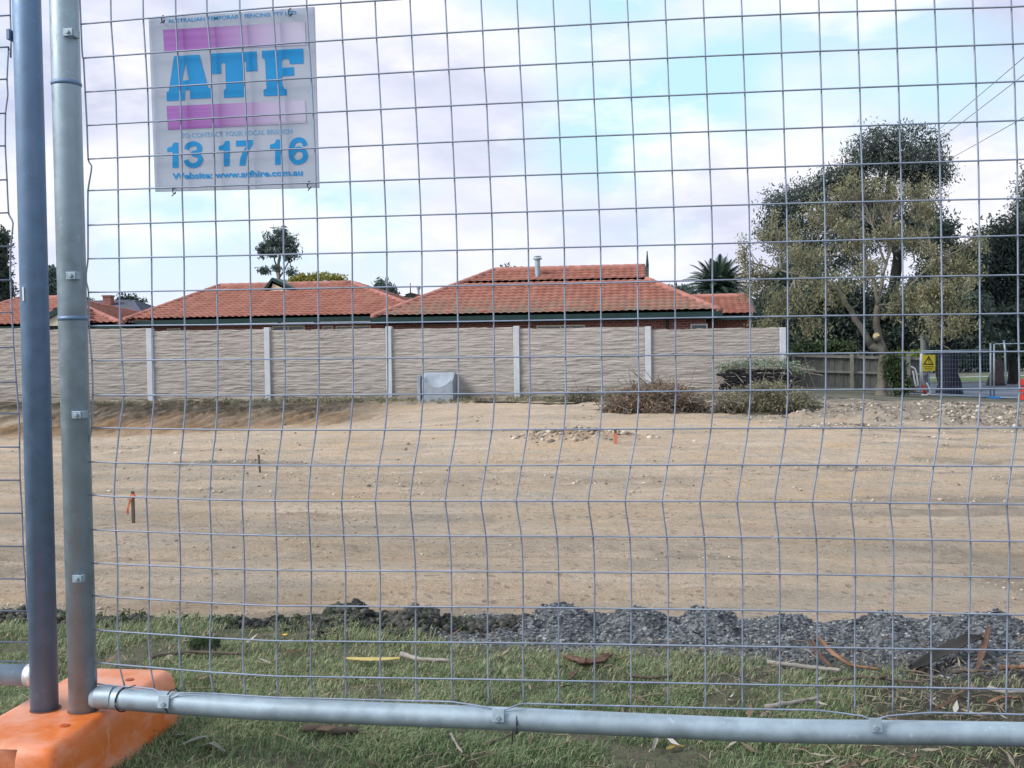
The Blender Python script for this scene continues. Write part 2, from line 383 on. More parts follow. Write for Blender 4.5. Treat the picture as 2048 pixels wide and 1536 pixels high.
# country beyond and around, out to the horizon
m=Mat('rough ground',.95,0,.1); n=m.noise(.9,6,.65)
c=m.ramp(n,[(.3,(.07,.075,.06)),(.6,(.14,.14,.115)),(.8,(.22,.215,.18))])
m.col(c); m.bump(n,.5,.05); M_ROUGH=m.m
gx=np.concatenate([-np.geomspace(24,4000,26)[::-1],np.arange(-23,24,1.0),np.geomspace(24,4000,26)])
gy=np.concatenate([np.arange(31.5,60,.8),np.geomspace(60,5000,30)])
tag(gridmesh('ground',gx,gy,lambda x,y:far_h(x,y)-.004,M_ROUGH),kind='structure')
gy2=np.concatenate([-np.geomspace(6.5,4000,20)[::-1],[-5.99]])
tag(gridmesh('ground',gx,gy2,lambda x,y:0*x-.02,M_ROUGH),kind='structure')
for sx in (-1,1):
    xs=np.geomspace(5.9,30,12) if sx>0 else -np.geomspace(5.9,30,12)[::-1]
    tag(gridmesh('ground',xs,np.linspace(-6,3.3,24),lambda x,y:lawn_h(x,y)-.02*np.clip(np.abs(x)-5.9,0,1)-.006,M_ROUGH),kind='structure')
    xs=np.geomspace(23.6,4000,24) if sx>0 else -np.geomspace(29.6,4000,24)[::-1]
    tag(gridmesh('ground',xs,np.linspace(-6,31.6,60),lambda x,y:np.where(y<3.3,-.03,earth_h(x,y)-.02),M_ROUGH),kind='structure')
# road, kerbs, verge at far right
def strip(name,a0,a1,b0,b1,z,mat,n=40,thick=0):
    mb=MB(); V=[];Fs=[]
    for i in range(n+1):
        t=i/n; p=a0+(a1-a0)*t; q=b0+(b1-b0)*t
        zp=far_h(p[0],p[1])+z; zq=far_h(q[0],q[1])+z
        V+=[(p[0],p[1],zp),(q[0],q[1],zq)]
        if thick: V+=[(p[0],p[1],zp-thick),(q[0],q[1],zq-thick)]
    k=4 if thick else 2
    for i in range(n):
        a=i*k; Fs.append((a,a+1,a+k+1,a+k))
        if thick: Fs+=[(a+2,a,a+k,a+k+2),(a+1,a+3,a+k+3,a+k+1)]
    mb.add(V,Fs); return mb.build(name,mat)
m=Mat('asphalt',.85,0,.3); n=m.noise(40,5,.7); m.col(m.ramp(n,[(.3,(.10,.125,.175)),(.7,(.16,.19,.25))])); m.bump(n,.3,.01); M_ROAD=m.m
v=lambda *a:np.array(a,float)
tag(strip('road',v(9,41.5),v(60,50),v(11,60),v(60,84),.012,M_ROAD),kind='structure')
M_KERB=simple('kerb concrete',(.40,.41,.41),.85,0,.12,3)
tag(strip('kerb',v(11,60.0),v(60,84.0),v(11,60.3),v(60,84.3),.13,M_KERB,40,.16),kind='structure')
m=Mat('verge grass',.9,0,.1); n=m.noise(3,6,.7); m.col(m.ramp(n,[(.3,(.06,.10,.035)),(.7,(.14,.19,.07))])); m.bump(n,.5,.05); M_VERGE=m.m
tag(strip('verge',v(11,60.31),v(60,84.31),v(11,70),v(60,96),.10,M_VERGE,40),kind='structure')
tag(strip('footpath',v(11,66.5),v(60,91.5),v(11,67.6),v(60,92.7),.13,M_KERB,40),kind='structure')
# ------------------------------------------------------------------ boundary wall of precast panels
WY=31.0
m=Mat('stacked stone panel',.9,0,.2)
lay=m.noise(1.0,5,.6,(.9,1,11),.25); lay2=m.noise(2.4,4,.6,(1.0,1,12),.2); soft=m.noise(.7,3,.5)
c=m.ramp(lay,[(.30,(.25,.235,.225)),(.47,(.345,.325,.312)),(.70,(.405,.382,.368))])
c=m.mix(m.ramp(lay2,[(.33,.65),(.44,0.)]),c,(.17,.155,.155))
c=m.mix(m.ramp(soft,[(.4,0.),(.7,.30)]),c,(.46,.42,.40)); rd=m.n('ShaderNodeObjectInfo').outputs['Random']; c=m.mix(m.math('MULTIPLY',rd,.35),c,(.30,.27,.255))
sz=m.n('ShaderNodeSeparateXYZ'); m.t.links.new(m.co.outputs['Object'],sz.inputs[0])
spl=m.math('ADD',sz.outputs[2],m.math('MULTIPLY',m.noise(1.8,6,.7,(1,1,.6)),.9))
c=m.mix(m.ramp(m.math('ADD',spl,.35),[(.10,.75),(.55,0.)]),c,(.235,.19,.15)); m.col(c)
m.bump(m.math('ADD',lay,m.math('MULTIPLY',lay2,.7)),.8,.05); M_PANEL=m.m
wall=thing('boundary_wall','long wall of grey stone-textured panels between pale posts across the far side of the site','wall')
wx=[-30.1,-26.35,-22.6,-18.86]+[P(x,655,WY)[0] for x in (300,535,778,1033,1296,1565)]
wt=[P(x,y,WY)[2] for x,y in ((300,657),(535,655),(778,653),(1033,652),(1296,653),(1565,655))]
wt=[wt[0]+.065*k for k in (4,3,2,1)]+wt
for i,(x,z) in enumerate(zip(wx,wt)):
    b=MB(); x0,x1,y0,y1=x-.085,x+.085,WY-.10,WY+.10
    b.box((x,WY,(z-1.0)/2),(.17,.2,z+1.0))
    b.build('post',M_POST,wall,bevel=.012)
rr=random.Random(3)
for i in range(len(wx)-1):
    x0,x1=wx[i]+.087,wx[i+1]-.087; zt=wt[i]-.055-(.03 if i>3 else 0); zb=-1.0
    nx,nz=130,150; xs=np.linspace(x0,x1,nx); zs=np.linspace(zb,zt,nz)
    X,Z=np.meshgrid(xs,zs); X=X.ravel();Z=Z.ravel()
    # layers of thin rough courses
    crs=Z*13+.22*fbm(X*.8,Z*2.5,0,3,60+i)+.50*fbm(X*2.6,Z*9,0,3,80+i)
    edge=np.minimum(1,np.minimum(X-x0,x1-X)/.03)
    Yv=WY-.03-edge*(.015*(1-(crs-np.floor(crs)))**.8*(.6+.5*vnoise(X*1.3+np.floor(crs)*7.7,np.floor(crs)*3.1,0,33+i))+.016*fbm(X*3,Z*14,0,3,90+i))
    Z=np.where(Z>zt-.001,Z+.008*vnoise(X*6,X*0,0,70+i),Z)
    k=np.arange(nx*nz).reshape(nz,nx)
    V=np.stack([X,Yv,Z],1); nf=len(V)
    back=np.stack([X,0*X+WY+.05,Z],1)[np.concatenate([k[-1],k[0]])]
    V=np.concatenate([V,back])
    Fc=np.stack([k[:-1,:-1],k[:-1,1:],k[1:,1:],k[1:,:-1]],-1).reshape(-1,4)
    bt=nf+np.arange(nx); bb=nf+nx+np.arange(nx)
    top=np.stack([k[-1][:-1],k[-1][1:],bt[1:],bt[:-1]],-1); bk=np.stack([bt[:-1],bt[1:],bb[1:],bb[:-1]],-1)
    fastmesh('panel',V,np.concatenate([Fc,top,bk]),M_PANEL,wall)
# ------------------------------------------------------------------ tiled roofs
m=Mat('terracotta tiles',.85,0,.2)
tn=m.attr('tint'); st=m.noise(1.1,5,.65,(1,1,1)); fi=m.noise(9,4,.6)
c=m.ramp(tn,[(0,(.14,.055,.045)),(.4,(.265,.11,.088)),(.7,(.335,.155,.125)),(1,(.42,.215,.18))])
c=m.mix(m.ramp(st,[(.50,0.),(.72,.55)]),c,(.29,.165,.14)); c=m.mix(m.ramp(fi,[(.56,0.),(.7,.35)]),c,(.20,.13,.10))
lich=m.attr('lichen'); lm=m.math('MULTIPLY',lich,m.ramp(m.noise(2.6,6,.75),[(.42,0.),(.56,1.)]))
c=m.mix(lm,c,(.17,.155,.125)); m.col(c); m.bump(fi,.2,.01); M_TILE=m.m
m=Mat('slate grey tiles',.8,0,.2); m.col(m.ramp(m.attr('tint'),[(0,(.075,.085,.13)),(1,(.14,.15,.20))])); M_SLATE=m.m
M_RIDGE=simple('terracotta ridge caps',(.31,.14,.12),.85,0,.3,3)
m=Mat('red brick',.9,0,.2)
bt=m.n('ShaderNodeTexBrick'); mp=m.n('ShaderNodeMapping'); mp.inputs['Rotation'].default_value=(R_(90),0,0); m.t.links.new(m.co.outputs['Object'],mp.inputs[0]); m.t.links.new(mp.outputs[0],bt.inputs['Vector'])
for k,v_ in (('Color1',(.20,.055,.042,1)),('Color2',(.27,.085,.065,1)),('Mortar',(.25,.2,.18,1)),('Scale',1.0),('Mortar Size',.012),('Brick Width',.24),('Row Height',.086)): bt.inputs[k].default_value=v_
m.col(bt.outputs[0]); M_BRICK=m.m
def slope(name,A,B,C,D,parent,mat=M_TILE,seed=0,lich=0.,row=.31,tw=.27):
    A,B,C,D=[np.asarray(p,float) for p in (A,B,C,D)]
    u=(B-A)/np.linalg.norm(B-A); mid=(C+D)/2-A; n=np.cross(u,mid); n/=np.linalg.norm(n)
    if n[2]<0: n=-n
    pv=mid-u*(mid@u); L=np.linalg.norm(pv); nr=max(2,int(round(L/row))); rg=np.random.default_rng(seed+5)
    smin=min(0,(D-A)@u); smax=max((B-A)@u,(C-A)@u)
    ncol=int((smax-smin)/(tw/4))+2; s=smin+np.arange(ncol)*(tw/4); prof=np.array([0,.022,.030,.016])[np.arange(ncol)%4]
    V=[];T=[];Lc=[]
    rnd=rg.random((nr,ncol//4+2))
    for r in range(nr):
        jit=(rg.random(ncol//4+2)-.5)*.014
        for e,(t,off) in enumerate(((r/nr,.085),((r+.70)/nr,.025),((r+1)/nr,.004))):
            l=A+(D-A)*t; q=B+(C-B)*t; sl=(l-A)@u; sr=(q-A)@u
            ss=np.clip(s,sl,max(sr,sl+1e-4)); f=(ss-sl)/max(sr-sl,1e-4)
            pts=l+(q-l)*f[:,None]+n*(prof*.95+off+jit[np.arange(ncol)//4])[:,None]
            V.append(pts); T.append(np.clip(rnd[r,np.arange(ncol)//4]*.36+(.46,.34,-.12)[e]+np.array([-.09,.02,.06,.0])[np.arange(ncol)%4],0,1)); Lc.append(np.full(ncol,lich*max(0,1-t*1.8)))  # random tile tone, plus shade under row lips and in valleys painted in
    V=np.concatenate(V);T=np.concatenate(T);Lc=np.concatenate(Lc)
    k=np.arange(len(V)).reshape(nr*3,ncol)
    Fc=np.stack([k[:-1,:-1],k[:-1,1:],k[1:,1:],k[1:,:-1]],-1).reshape(-1,4)
    # drop collapsed faces at the hips
    w=np.linalg.norm(V[Fc[:,0]]-V[Fc[:,1]],axis=1)+np.linalg.norm(V[Fc[:,3]]-V[Fc[:,2]],axis=1)
    Fc=Fc[w>.004]
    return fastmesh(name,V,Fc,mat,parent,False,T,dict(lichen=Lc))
def caps(mb,a,b,r=.11):
    a=np.asarray(a,float);b=np.asarray(b,float); L=np.linalg.norm(b-a); n=max(1,int(L/.4)); pts=[];rad=[]
    for i in range(n):
        for t,q in ((i/n,r*1.12),((i+.92)/n,r),): pts.append(a+(b-a)*t+np.array([0,0,.02])); rad.append(q)
    mb.tube(pts,np.array(rad),8)
def hip_house(label,ze,zr,xe0,xe1,Y0,depth,xr0,xr1,zg=None,over=.45,lich=0.,seed=0,wallz=-.8,name='brick_house',roofmat=M_TILE,xg=None,right_gable=False,left_gable=False):
    """eave line x xe0..xe1 at Y0, ridge xr0..xr1 halfway back, square to the street"""
    t=thing(name,label,'house'); Y1=Y0+2*depth; Ym=Y0+depth
    A=(xe0,Y0,ze);B=(xe1,Y0,ze);A2=(xe0,Y1,ze);B2=(xe1,Y1,ze)
    rf=thing('roof',None,None); rf.parent=t
    rc=MB()
    if zg is None:
        Rl=(xr0,Ym,zr);Rr=(xr1,Ym,zr)
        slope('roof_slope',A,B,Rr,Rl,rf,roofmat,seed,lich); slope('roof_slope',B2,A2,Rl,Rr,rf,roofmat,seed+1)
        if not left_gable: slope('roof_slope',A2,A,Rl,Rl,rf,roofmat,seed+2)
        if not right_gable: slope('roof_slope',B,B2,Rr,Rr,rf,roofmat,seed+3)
        for a,b in ((A,Rl),(B,Rr),(A2,Rl),(B2,Rr),(Rl,Rr)): caps(rc,a,b)
        gab=None
    else:
        k=(zg-ze)/(zr-ze); yf=Y0+depth*k; yb=Y1-depth*k; xl=xe0+(xr0-xe0)*k
        Gf=(xg,yf,zg);Gb=(xg,yb,zg);Ll=(xl,yf,zg);Lb=(xl,yb,zg);Rl=(xr0,Ym,zr);Rr=(xg,Ym,zr)
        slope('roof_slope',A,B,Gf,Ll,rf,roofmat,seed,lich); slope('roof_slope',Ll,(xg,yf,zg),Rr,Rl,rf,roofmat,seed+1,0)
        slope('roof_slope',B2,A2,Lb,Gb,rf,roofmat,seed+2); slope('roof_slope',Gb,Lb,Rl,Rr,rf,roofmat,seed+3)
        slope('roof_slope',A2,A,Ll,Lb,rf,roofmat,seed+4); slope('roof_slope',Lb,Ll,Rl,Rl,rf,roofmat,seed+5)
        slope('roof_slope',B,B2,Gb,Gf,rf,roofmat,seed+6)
        for a,b in ((A,Rl),(B,Gf),(A2,Rl),(B2,Gb),(Rl,Rr)): caps(rc,a,b)
        gm=MB(); gm.prism([(xg-.08,yf+.1,zg-.02),(xg-.08,yb-.1,zg-.02),(xg-.08,Ym,zr-.08)],(.05,0,0)); gm.build('gable_end',M_CREAM,rf)
        bm_=MB()
        for yy in (yf,yb): bm_.tube([(xg+.02,yy,zg),(xg+.02,Ym,zr)],.07,6)
        bm_.build('barge_board',M_GREEN,rf)
    rc.build('ridge_caps',M_RIDGE if roofmat is M_TILE else M_SLATE,rf,True)
    # fascia and gutter
    fg=MB()
    for (a,b) in ((A,B),(B,B2),(B2,A2),(A2,A)):
        a=np.array(a);b=np.array(b); c=(a+b)/2; L=np.linalg.norm(b-a); along=abs(b[0]-a[0])>abs(b[1]-a[1])
        d=(L+.12,.13,.19) if along else (.13,L-.14,.19)
        fg.box((c[0],c[1],c[2]-.105),d)
    fg.build('gutter',M_GREEN,t)
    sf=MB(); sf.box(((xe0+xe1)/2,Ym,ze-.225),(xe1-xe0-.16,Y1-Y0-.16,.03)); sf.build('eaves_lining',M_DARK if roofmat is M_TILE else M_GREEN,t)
    w=MB(); zt=ze-.25
    w.box(((xe0+xe1)/2,Ym,(zt+wallz-.6)/2),(xe1-xe0-2*over,Y1-Y0-2*over,zt-wallz+.6)); wl=w.build('wall',M_BRICK,t)
    return t,Y0+over
def window(par,x0,x1,zt,h,yw,frame=M_FRAME,panes=1):
    f=MB(); d=.05; y=yw-.02; zb=zt-h
    for (c,s) in (((x0+x1)/2,(x1-x0)),):
        f.box((c,y,zt-d/2),(s,.07,d)); f.box((c,y,zb+d/2),(s,.07,d))
    xs=np.linspace(x0,x1,panes+1)
    for k,x in enumerate(xs): f.box((x+(d/2 if k==0 else -d/2 if k==panes else 0),y,(zt+zb)/2),(d,.064,h-2*d))
    w=f.build('window',frame,par)
    g=MB(); g.box(((x0+x1)/2,yw-.005,(zt+zb)/2),(x1-x0-2*d,.03,h-2*d)); g.build('pane',M_GLASS,w)
# house in the middle right
YA=37.0; eL=P(745,641,YA); eR=P(1441,629,YA); ze=(eL[2]+eR[2])/2+.11; dA=4.7
rl=P(990,543,YA+dA); rr_=P(1292,533,YA+dA); zr=(rl[2]+rr_[2])/2
xg=rr_[0]; zg=ze+(zr-ze)*.70
hA,yw=hip_house('red brick house with terracotta hip roof, steel flue and pointed finial, behind the wall',ze,zr,eL[0],eR[0],YA,dA,rl[0],rr_[0],zg,lich=1.0,seed=10,xg=xg)
for x0,x1,py in ((1073,1170,651),(1381,1415,648)):
    a=P(x0,py,yw);b=P(x1,py,yw); window(hA,a[0],b[0],a[2],1.1,yw,M_FRAME if x0>1300 else M_CREAM,2 if x0<1300 else 1)
fb=P(1075,548,YA+3.9); ft=P(1075,519,YA+3.9); f=MB(); f.tube([fb-[0,0,.5],ft],.10,12); f.tube([ft,ft+[0,0,.06]],.17,12); f.tube([ft+[0,0,.1],ft+[0,0,.13]],.14,12); f.build('flue',M_STEEL,hA,auto=True)
f=MB(); q=np.array([xg+.05,YA+dA,zr]); f.tube([q-[0,0,.55],q+[0,0,.1],q+[0,0,.2],q+[0,0,.62]],np.array([.05,.06,.05,.015]),8); f.build('finial',M_GREEN,hA)
a=P(1335,634,yw-.08); f=MB(); f.tube([(a[0],yw-.06,ze-.2),(a[0],yw-.06,-.7)],.045,8); f.build('downpipe',M_GREEN,hA)
# gable wing on its right
wl0=P(1395,600,44); wr=P(1497,593,44); we=P(1497,630,41.4)
wing=thing('garage','small terracotta-roofed outbuilding with a plain gable, tucked between the big brick house and the trees','outbuilding')
rfw=thing('roof',None,None); rfw.parent=wing
xa,xb=wl0[0]-1.6,wr[0]; zr2=wr[2]; ze2=we[2]
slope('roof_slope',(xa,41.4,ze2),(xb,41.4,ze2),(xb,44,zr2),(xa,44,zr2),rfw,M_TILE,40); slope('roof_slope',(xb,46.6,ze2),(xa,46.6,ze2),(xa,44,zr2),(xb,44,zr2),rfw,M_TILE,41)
f=MB(); caps(f,(xa,44,zr2),(xb,44,zr2)); f.build('ridge_caps',M_RIDGE,rfw,True)
f=MB(); f.box(((xa+xb)/2,41.36,ze2-.09),(xb-xa,.12,.18)); f.build('gutter',M_GREEN,wing)
f=MB(); f.tube([(xb+.03,41.4,ze2),(xb+.03,44,zr2+.02),(xb+.03,46.6,ze2)],.08,6); f.tube([(xb+.03,44,zr2),(xb+.03,44,zr2+.75)],np.array([.05,.02]),6); f.build('barge_board',M_GREEN,rfw)
f=MB(); f.prism([(xa,41.8,-1.2),(xa,46.2,-1.2),(xa,46.2,ze2-.1),(xa,44,zr2-.1),(xa,41.8,ze2-.1)],(xb-xa-.1,0,0)); f.build('wall',M_BRICK,wing)
# house in the left middle
YB=41.0; eL=P(249,648,YB); eR=P(868,631,YB); ze=(eL[2]+eR[2])/2+.08; dB=4.3
rl=P(440,571,YB+dB); rr_=P(704,569,YB+dB); zr=(rl[2]+rr_[2])/2
hB,yw=hip_house('wide brick house with terracotta hip roof and small green roof gablet, behind the wall',ze,zr,eL[0],eR[0],YB,dB,rl[0],rr_[0],seed=60)
for x0,x1,py,pn in ((545,610,652,2),(645,667,652,1),(672,742,652,2),(335,362,657,1)):
    a=P(x0,py,yw);b=P(x1,py,yw); window(hB,a[0],b[0],a[2],1.2,yw,M_CREAM,pn)
gp=P(560,558,YB+dB); gl=P(527,579,YB+dB-.9); gr_=P(592,578,YB+dB-.9); gv=MB(); yv=YB+dB-.9
gv.add([gl,gr_,(gp[0],yv,gp[2]),(gl[0],yv+1.6,gl[2]),(gr_[0],yv+1.6,gr_[2]),(gp[0],yv+1.6,gp[2])],[(0,2,5,3),(1,4,5,2),(3,5,4),(0,3,4,1)]); gv.prism([gl,(gl[0]+.12,yv,gl[2]-.05),(gp[0],yv-.02,gp[2]-.14),(gp[0],yv-.02,gp[2])],(0,-.1,0)); gv.prism([gr_,(gr_[0]-.12,yv,gr_[2]-.05),(gp[0],yv-.02,gp[2]-.14),(gp[0],yv-.02,gp[2])],(0,-.1,0))
gv.build('gablet',M_GREEN,hB)
g2=MB(); g2.prism([(gl[0]+.3,yv+.0,gl[2]-.1),(gr_[0]-.3,yv+.0,gr_[2]-.1),(gp[0],yv+.0,gp[2]-.25)],(0,.05,0)); g2.build('gablet_infill',M_CREAM,hB)
f=MB(); q=P(652,560,YB+dB); f.tube([q-[0,0,.5],q],.07,8); f.build('vent_pipe',M_STEEL,hB)
# house at the far left
YC=40.0; eL=P(-150,655,YC); eR=P(244,649,YC); ze=(eL[2]+eR[2])/2; dC=3.9
rl=P(40,598,YC+dC); rr_=P(128,597,YC+dC); zr=(rl[2]+rr_[2])/2
hC,yw=hip_house('brick house with terracotta roof and green front gable, far left behind the fence posts',ze,zr,eL[0],eR[0],YC,dC,rl[0],rr_[0],seed=90)
gp=P(118,612,YC-.3); hw=1.15; zb=P(118,646,YC-.3)[2]
f=MB(); 
for s in (-1,1): f.prism([(gp[0],YC-.3,gp[2]),(gp[0]+s*hw,YC-.3,zb),(gp[0]+s*hw,YC-.3,zb-.2),(gp[0],YC-.3,gp[2]-.24)],(0,.12,0))
f.build('barge_board',M_GREEN,hC)
f=MB(); f.prism([(gp[0]-hw+.1,YC-.18,zb-.1),(gp[0]+hw-.1,YC-.18,zb-.1),(gp[0],YC-.18,gp[2]-.15)],(0,.1,0)); f.build('gable_end',M_CREAM,hC)
g0=(gp[0],YC+2.3,gp[2])
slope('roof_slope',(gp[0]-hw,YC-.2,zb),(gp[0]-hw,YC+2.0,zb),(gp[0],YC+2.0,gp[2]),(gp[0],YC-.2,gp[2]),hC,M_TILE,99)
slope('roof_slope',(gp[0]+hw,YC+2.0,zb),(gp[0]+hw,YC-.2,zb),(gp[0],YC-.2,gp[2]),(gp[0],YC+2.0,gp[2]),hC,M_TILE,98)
# slate house beyond
YD=66.0; eL=P(150,640,YD); eR=P(290,636,YD); rl=P(188,606,YD+4); rr_=P(266,602,YD+4)
hD,yw=hip_house('distant house with a slate grey roof and squat red chimney between two tiled roofs',(eL[2]+eR[2])/2,(rl[2]+rr_[2])/2,eL[0],eR[0],YD,4,rl[0],rr_[0],seed=120,roofmat=M_SLATE,name='slate_house')
a=P(217,604,YD+3); b=P(217,593,YD+3); f=MB(); f.box((a[0],YD+3,(a[2]+b[2])/2-.4),(.56,.5,b[2]-a[2]+.8)); f.box((a[0],YD+3,b[2]+.03),(.66,.6,.1)); f.build('chimney',M_BRICK,hD)
# green-gabled house peeping between the two near roofs
YE=58.0; pk=P(821,586,YE); l=P(785,609,YE); r=P(857,608,YE)
hE=thing('gabled_house','distant house showing only a green barge-board gable and finial between the two near tiled roofs','house')
f=MB()
for s in (l,r): f.prism([(pk[0],YE,pk[2]),(s[0],YE,s[2]),(s[0],YE,s[2]-.2),(pk[0],YE,pk[2]-.26)],(0,.15,0))
f.tube([(pk[0],YE,pk[2]-.5),(pk[0],YE,pk[2]+.55)],np.array([.05,.02]),6); f.build('barge_board',M_GREEN,hE)
f=MB(); f.prism([(l[0]+.1,YE+.2,l[2]-.1),(r[0]-.1,YE+.2,r[2]-.1),(pk[0],YE+.2,pk[2]-.2)],(0,.1,0)); f.box((pk[0],YE+3,(l[2]-1.2)/2-.3),(r[0]-l[0]-.8,5.4,l[2]+.9)); f.build('wall',M_CREAM,hE)
rfe=thing('roof',None,None); rfe.parent=hE
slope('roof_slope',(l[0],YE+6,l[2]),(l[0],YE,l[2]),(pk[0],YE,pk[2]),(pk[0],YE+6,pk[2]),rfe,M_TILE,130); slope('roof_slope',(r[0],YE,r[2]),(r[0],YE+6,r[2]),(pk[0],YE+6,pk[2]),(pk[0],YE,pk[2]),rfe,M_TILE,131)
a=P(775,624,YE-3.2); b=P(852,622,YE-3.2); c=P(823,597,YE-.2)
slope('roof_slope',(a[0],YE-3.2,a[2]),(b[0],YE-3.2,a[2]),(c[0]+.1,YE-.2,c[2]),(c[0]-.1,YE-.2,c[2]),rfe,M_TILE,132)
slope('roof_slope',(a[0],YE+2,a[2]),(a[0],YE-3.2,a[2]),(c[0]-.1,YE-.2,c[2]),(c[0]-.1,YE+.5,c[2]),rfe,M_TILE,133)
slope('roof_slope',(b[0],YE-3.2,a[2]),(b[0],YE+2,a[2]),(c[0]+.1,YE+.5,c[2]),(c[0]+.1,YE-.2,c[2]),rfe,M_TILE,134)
a=P(837,600,YE+1.5); b=P(837,578,YE+1.5); f=MB(); f.tube([a,b],.07,8); f.tube([b,b+[0,0,.1]],.12,8); f.build('flue',M_STEEL,hE)
# ------------------------------------------------------------------ concrete block by the wall
q0=hit(844,803); q1=hit(904,803); YK=q0[1]; sc=YK/F
cb=MB(); x0,x1=q0[0],q1[0]; zb=min(q0[2],q1[2])-.03; zt=P(870,745,YK+.35)[2]; zs=P(870,762,YK)[2]; zn=P(870,775,YK)[2]
n=14; D=.55; wj=(x1-x0)
ang=[math.pi*k/n for k in range(n+1)]
prof=[]
for k in range(n+1):
    t=k/n; prof.append((x0+wj*(.08+.84*t),zn+(zs-zn)*(1-math.sin(math.pi*t)**.8)))
top=[(x0,zs)]+prof+[(x1,zs)]
# front face column strips, scooped bowl running back and up to the rear edge
V=[];Fs=[]
for (x,z) in top: V.append((x,YK,z))
for (x,z) in top: V.append((x,YK,zb))
for (x,z) in top: V.append((x,YK+.12,z+(zt-z)*.25))
for (x,z) in top: V.append((x,YK+.30,z+(zt-z)*.75))
for (x,z) in top: V.append((x,YK+.38,zt))
for (x,z) in top: V.append((x,YK+D,zt-.02))
for (x,z) in top: V.append((x,YK+D,zb))
k=len(top)
for r,(a,b) in enumerate(((1,0),(0,2),(2,3),(3,4),(4,5),(5,6),(6,1))):
    for i in range(k-1): Fs.append((a*k+i,a*k+i+1,b*k+i+1,b*k+i))
for i in (0,k-1): Fs.append((i,k+i,6*k+i,5*k+i,4*k+i,3*k+i,2*k+i))
cb.add(V,Fs)
blk=thing('concrete_block','grey precast concrete block with a scooped-out top, standing against the long wall','concrete block')
cb.build('body',M_CONC,blk)
f=MB(); f.box((x0-.09,YK+.25,(zb+zt)/2-.04),(.10,.5,zt-zb-.08)); f.build('side_slab',M_CONC,blk,bevel=.01)
# ------------------------------------------------------------------ paling fence at right
pf=thing('paling_fence','low weathered grey timber paling fence behind the pale tree trunk, beyond the wall end','fence')
M_PALE=simple('grey weathered timber',(.12,.125,.12),.9,0,.3,6,ms=(6,6,.5),bump=.4); M_RAIL=simple('pale timber rail',(.19,.195,.18),.9,0,.25,5)
YF=43.5; a=P(1560,706,YF); b=P(1850,713,YF); ab=P(1560,779,YF); n=34; rg=random.Random(5)
for k in range(n):
    t=k/(n-1); x=a[0]+(b[0]-a[0])*t; zt=a[2]+(b[2]-a[2])*t-.02*abs(math.sin(k*2.1)); w=(b[0]-a[0])/n
    f=MB(); f.box((x,YF+.02*(k%2),(zt+ab[2]-.3)/2),(w*.93+.012,.016,zt-ab[2]+.3),rg.uniform(-.03,.03)); f.build('paling',M_PALE,pf)
for fr in (.06,.47,.93):
    z=a[2]+(ab[2]-a[2])*fr; zz=b[2]+(ab[2]-a[2])*fr
    f=MB(); f.hexa([(a[0],YF-.10,z-.05),(b[0],YF-.10,zz-.05),(b[0],YF-.03,zz-.05),(a[0],YF-.03,z-.05)],[(a[0],YF-.10,z+.04),(b[0],YF-.10,zz+.04),(b[0],YF-.03,zz+.04),(a[0],YF-.03,z+.04)]); f.build('rail',M_RAIL,pf)
for px in (1585,1702,1815):
    q=P(px,706,YF); f=MB(); f.box((q[0],YF-.16,(q[2]+ab[2]-.3)/2),(.12,.10,q[2]-ab[2]+.3)); f.build('fence_post',M_RAIL,pf)
# ------------------------------------------------------------------ trees and plants
M_BARK=simple('grey bark',(.13,.12,.108),.9,0,.35,6,ms=(1,1,.3),bump=.5)
M_BARKD=simple('dark bark',(.03,.028,.028),.95,0,.4,6,ms=(1,1,.3),bump=.5)
M_BARKP=simple('pale bark',(.165,.155,.135),.9,0,.3,5,ms=(1,1,.4),bump=.4)
L_EUC=leafmat('gum leaves',(.04,.062,.062),(.09,.12,.11),(.18,.215,.185))
L_EUC2=leafmat('distant gum leaves',(.045,.075,.08),(.10,.14,.135),(.18,.23,.20))  # distance haze put into the colour: paler and bluer than the near gum
L_YEL=leafmat('yellowing leaves',(.095,.105,.065),(.225,.23,.14),(.46,.42,.265),.45)
L_DRK=leafmat('dark evergreen leaves',(.022,.036,.036),(.052,.078,.068),(.11,.145,.105))
L_MID=leafmat('shrub leaves',(.02,.035,.02),(.045,.075,.035),(.10,.14,.06))
L_BLU=leafmat('blue-green leaves',(.035,.055,.05),(.08,.11,.09),(.15,.19,.14))
L_BRT=leafmat('bright yellow-green leaves',(.12,.13,.03),(.24,.24,.06),(.38,.36,.10),.4)
L_PALM=leafmat('palm leaves',(.02,.045,.036),(.05,.085,.065),(.10,.15,.10))
L_RED=leafmat('dry russet leaves',(.12,.11,.07),(.25,.17,.125),(.40,.29,.22))
L_DRY=leafmat('wilted grey-green leaves',(.09,.095,.065),(.20,.20,.135),(.36,.34,.22))
def unit(a): return a/(np.linalg.norm(a,axis=-1,keepdims=True)+1e-9)
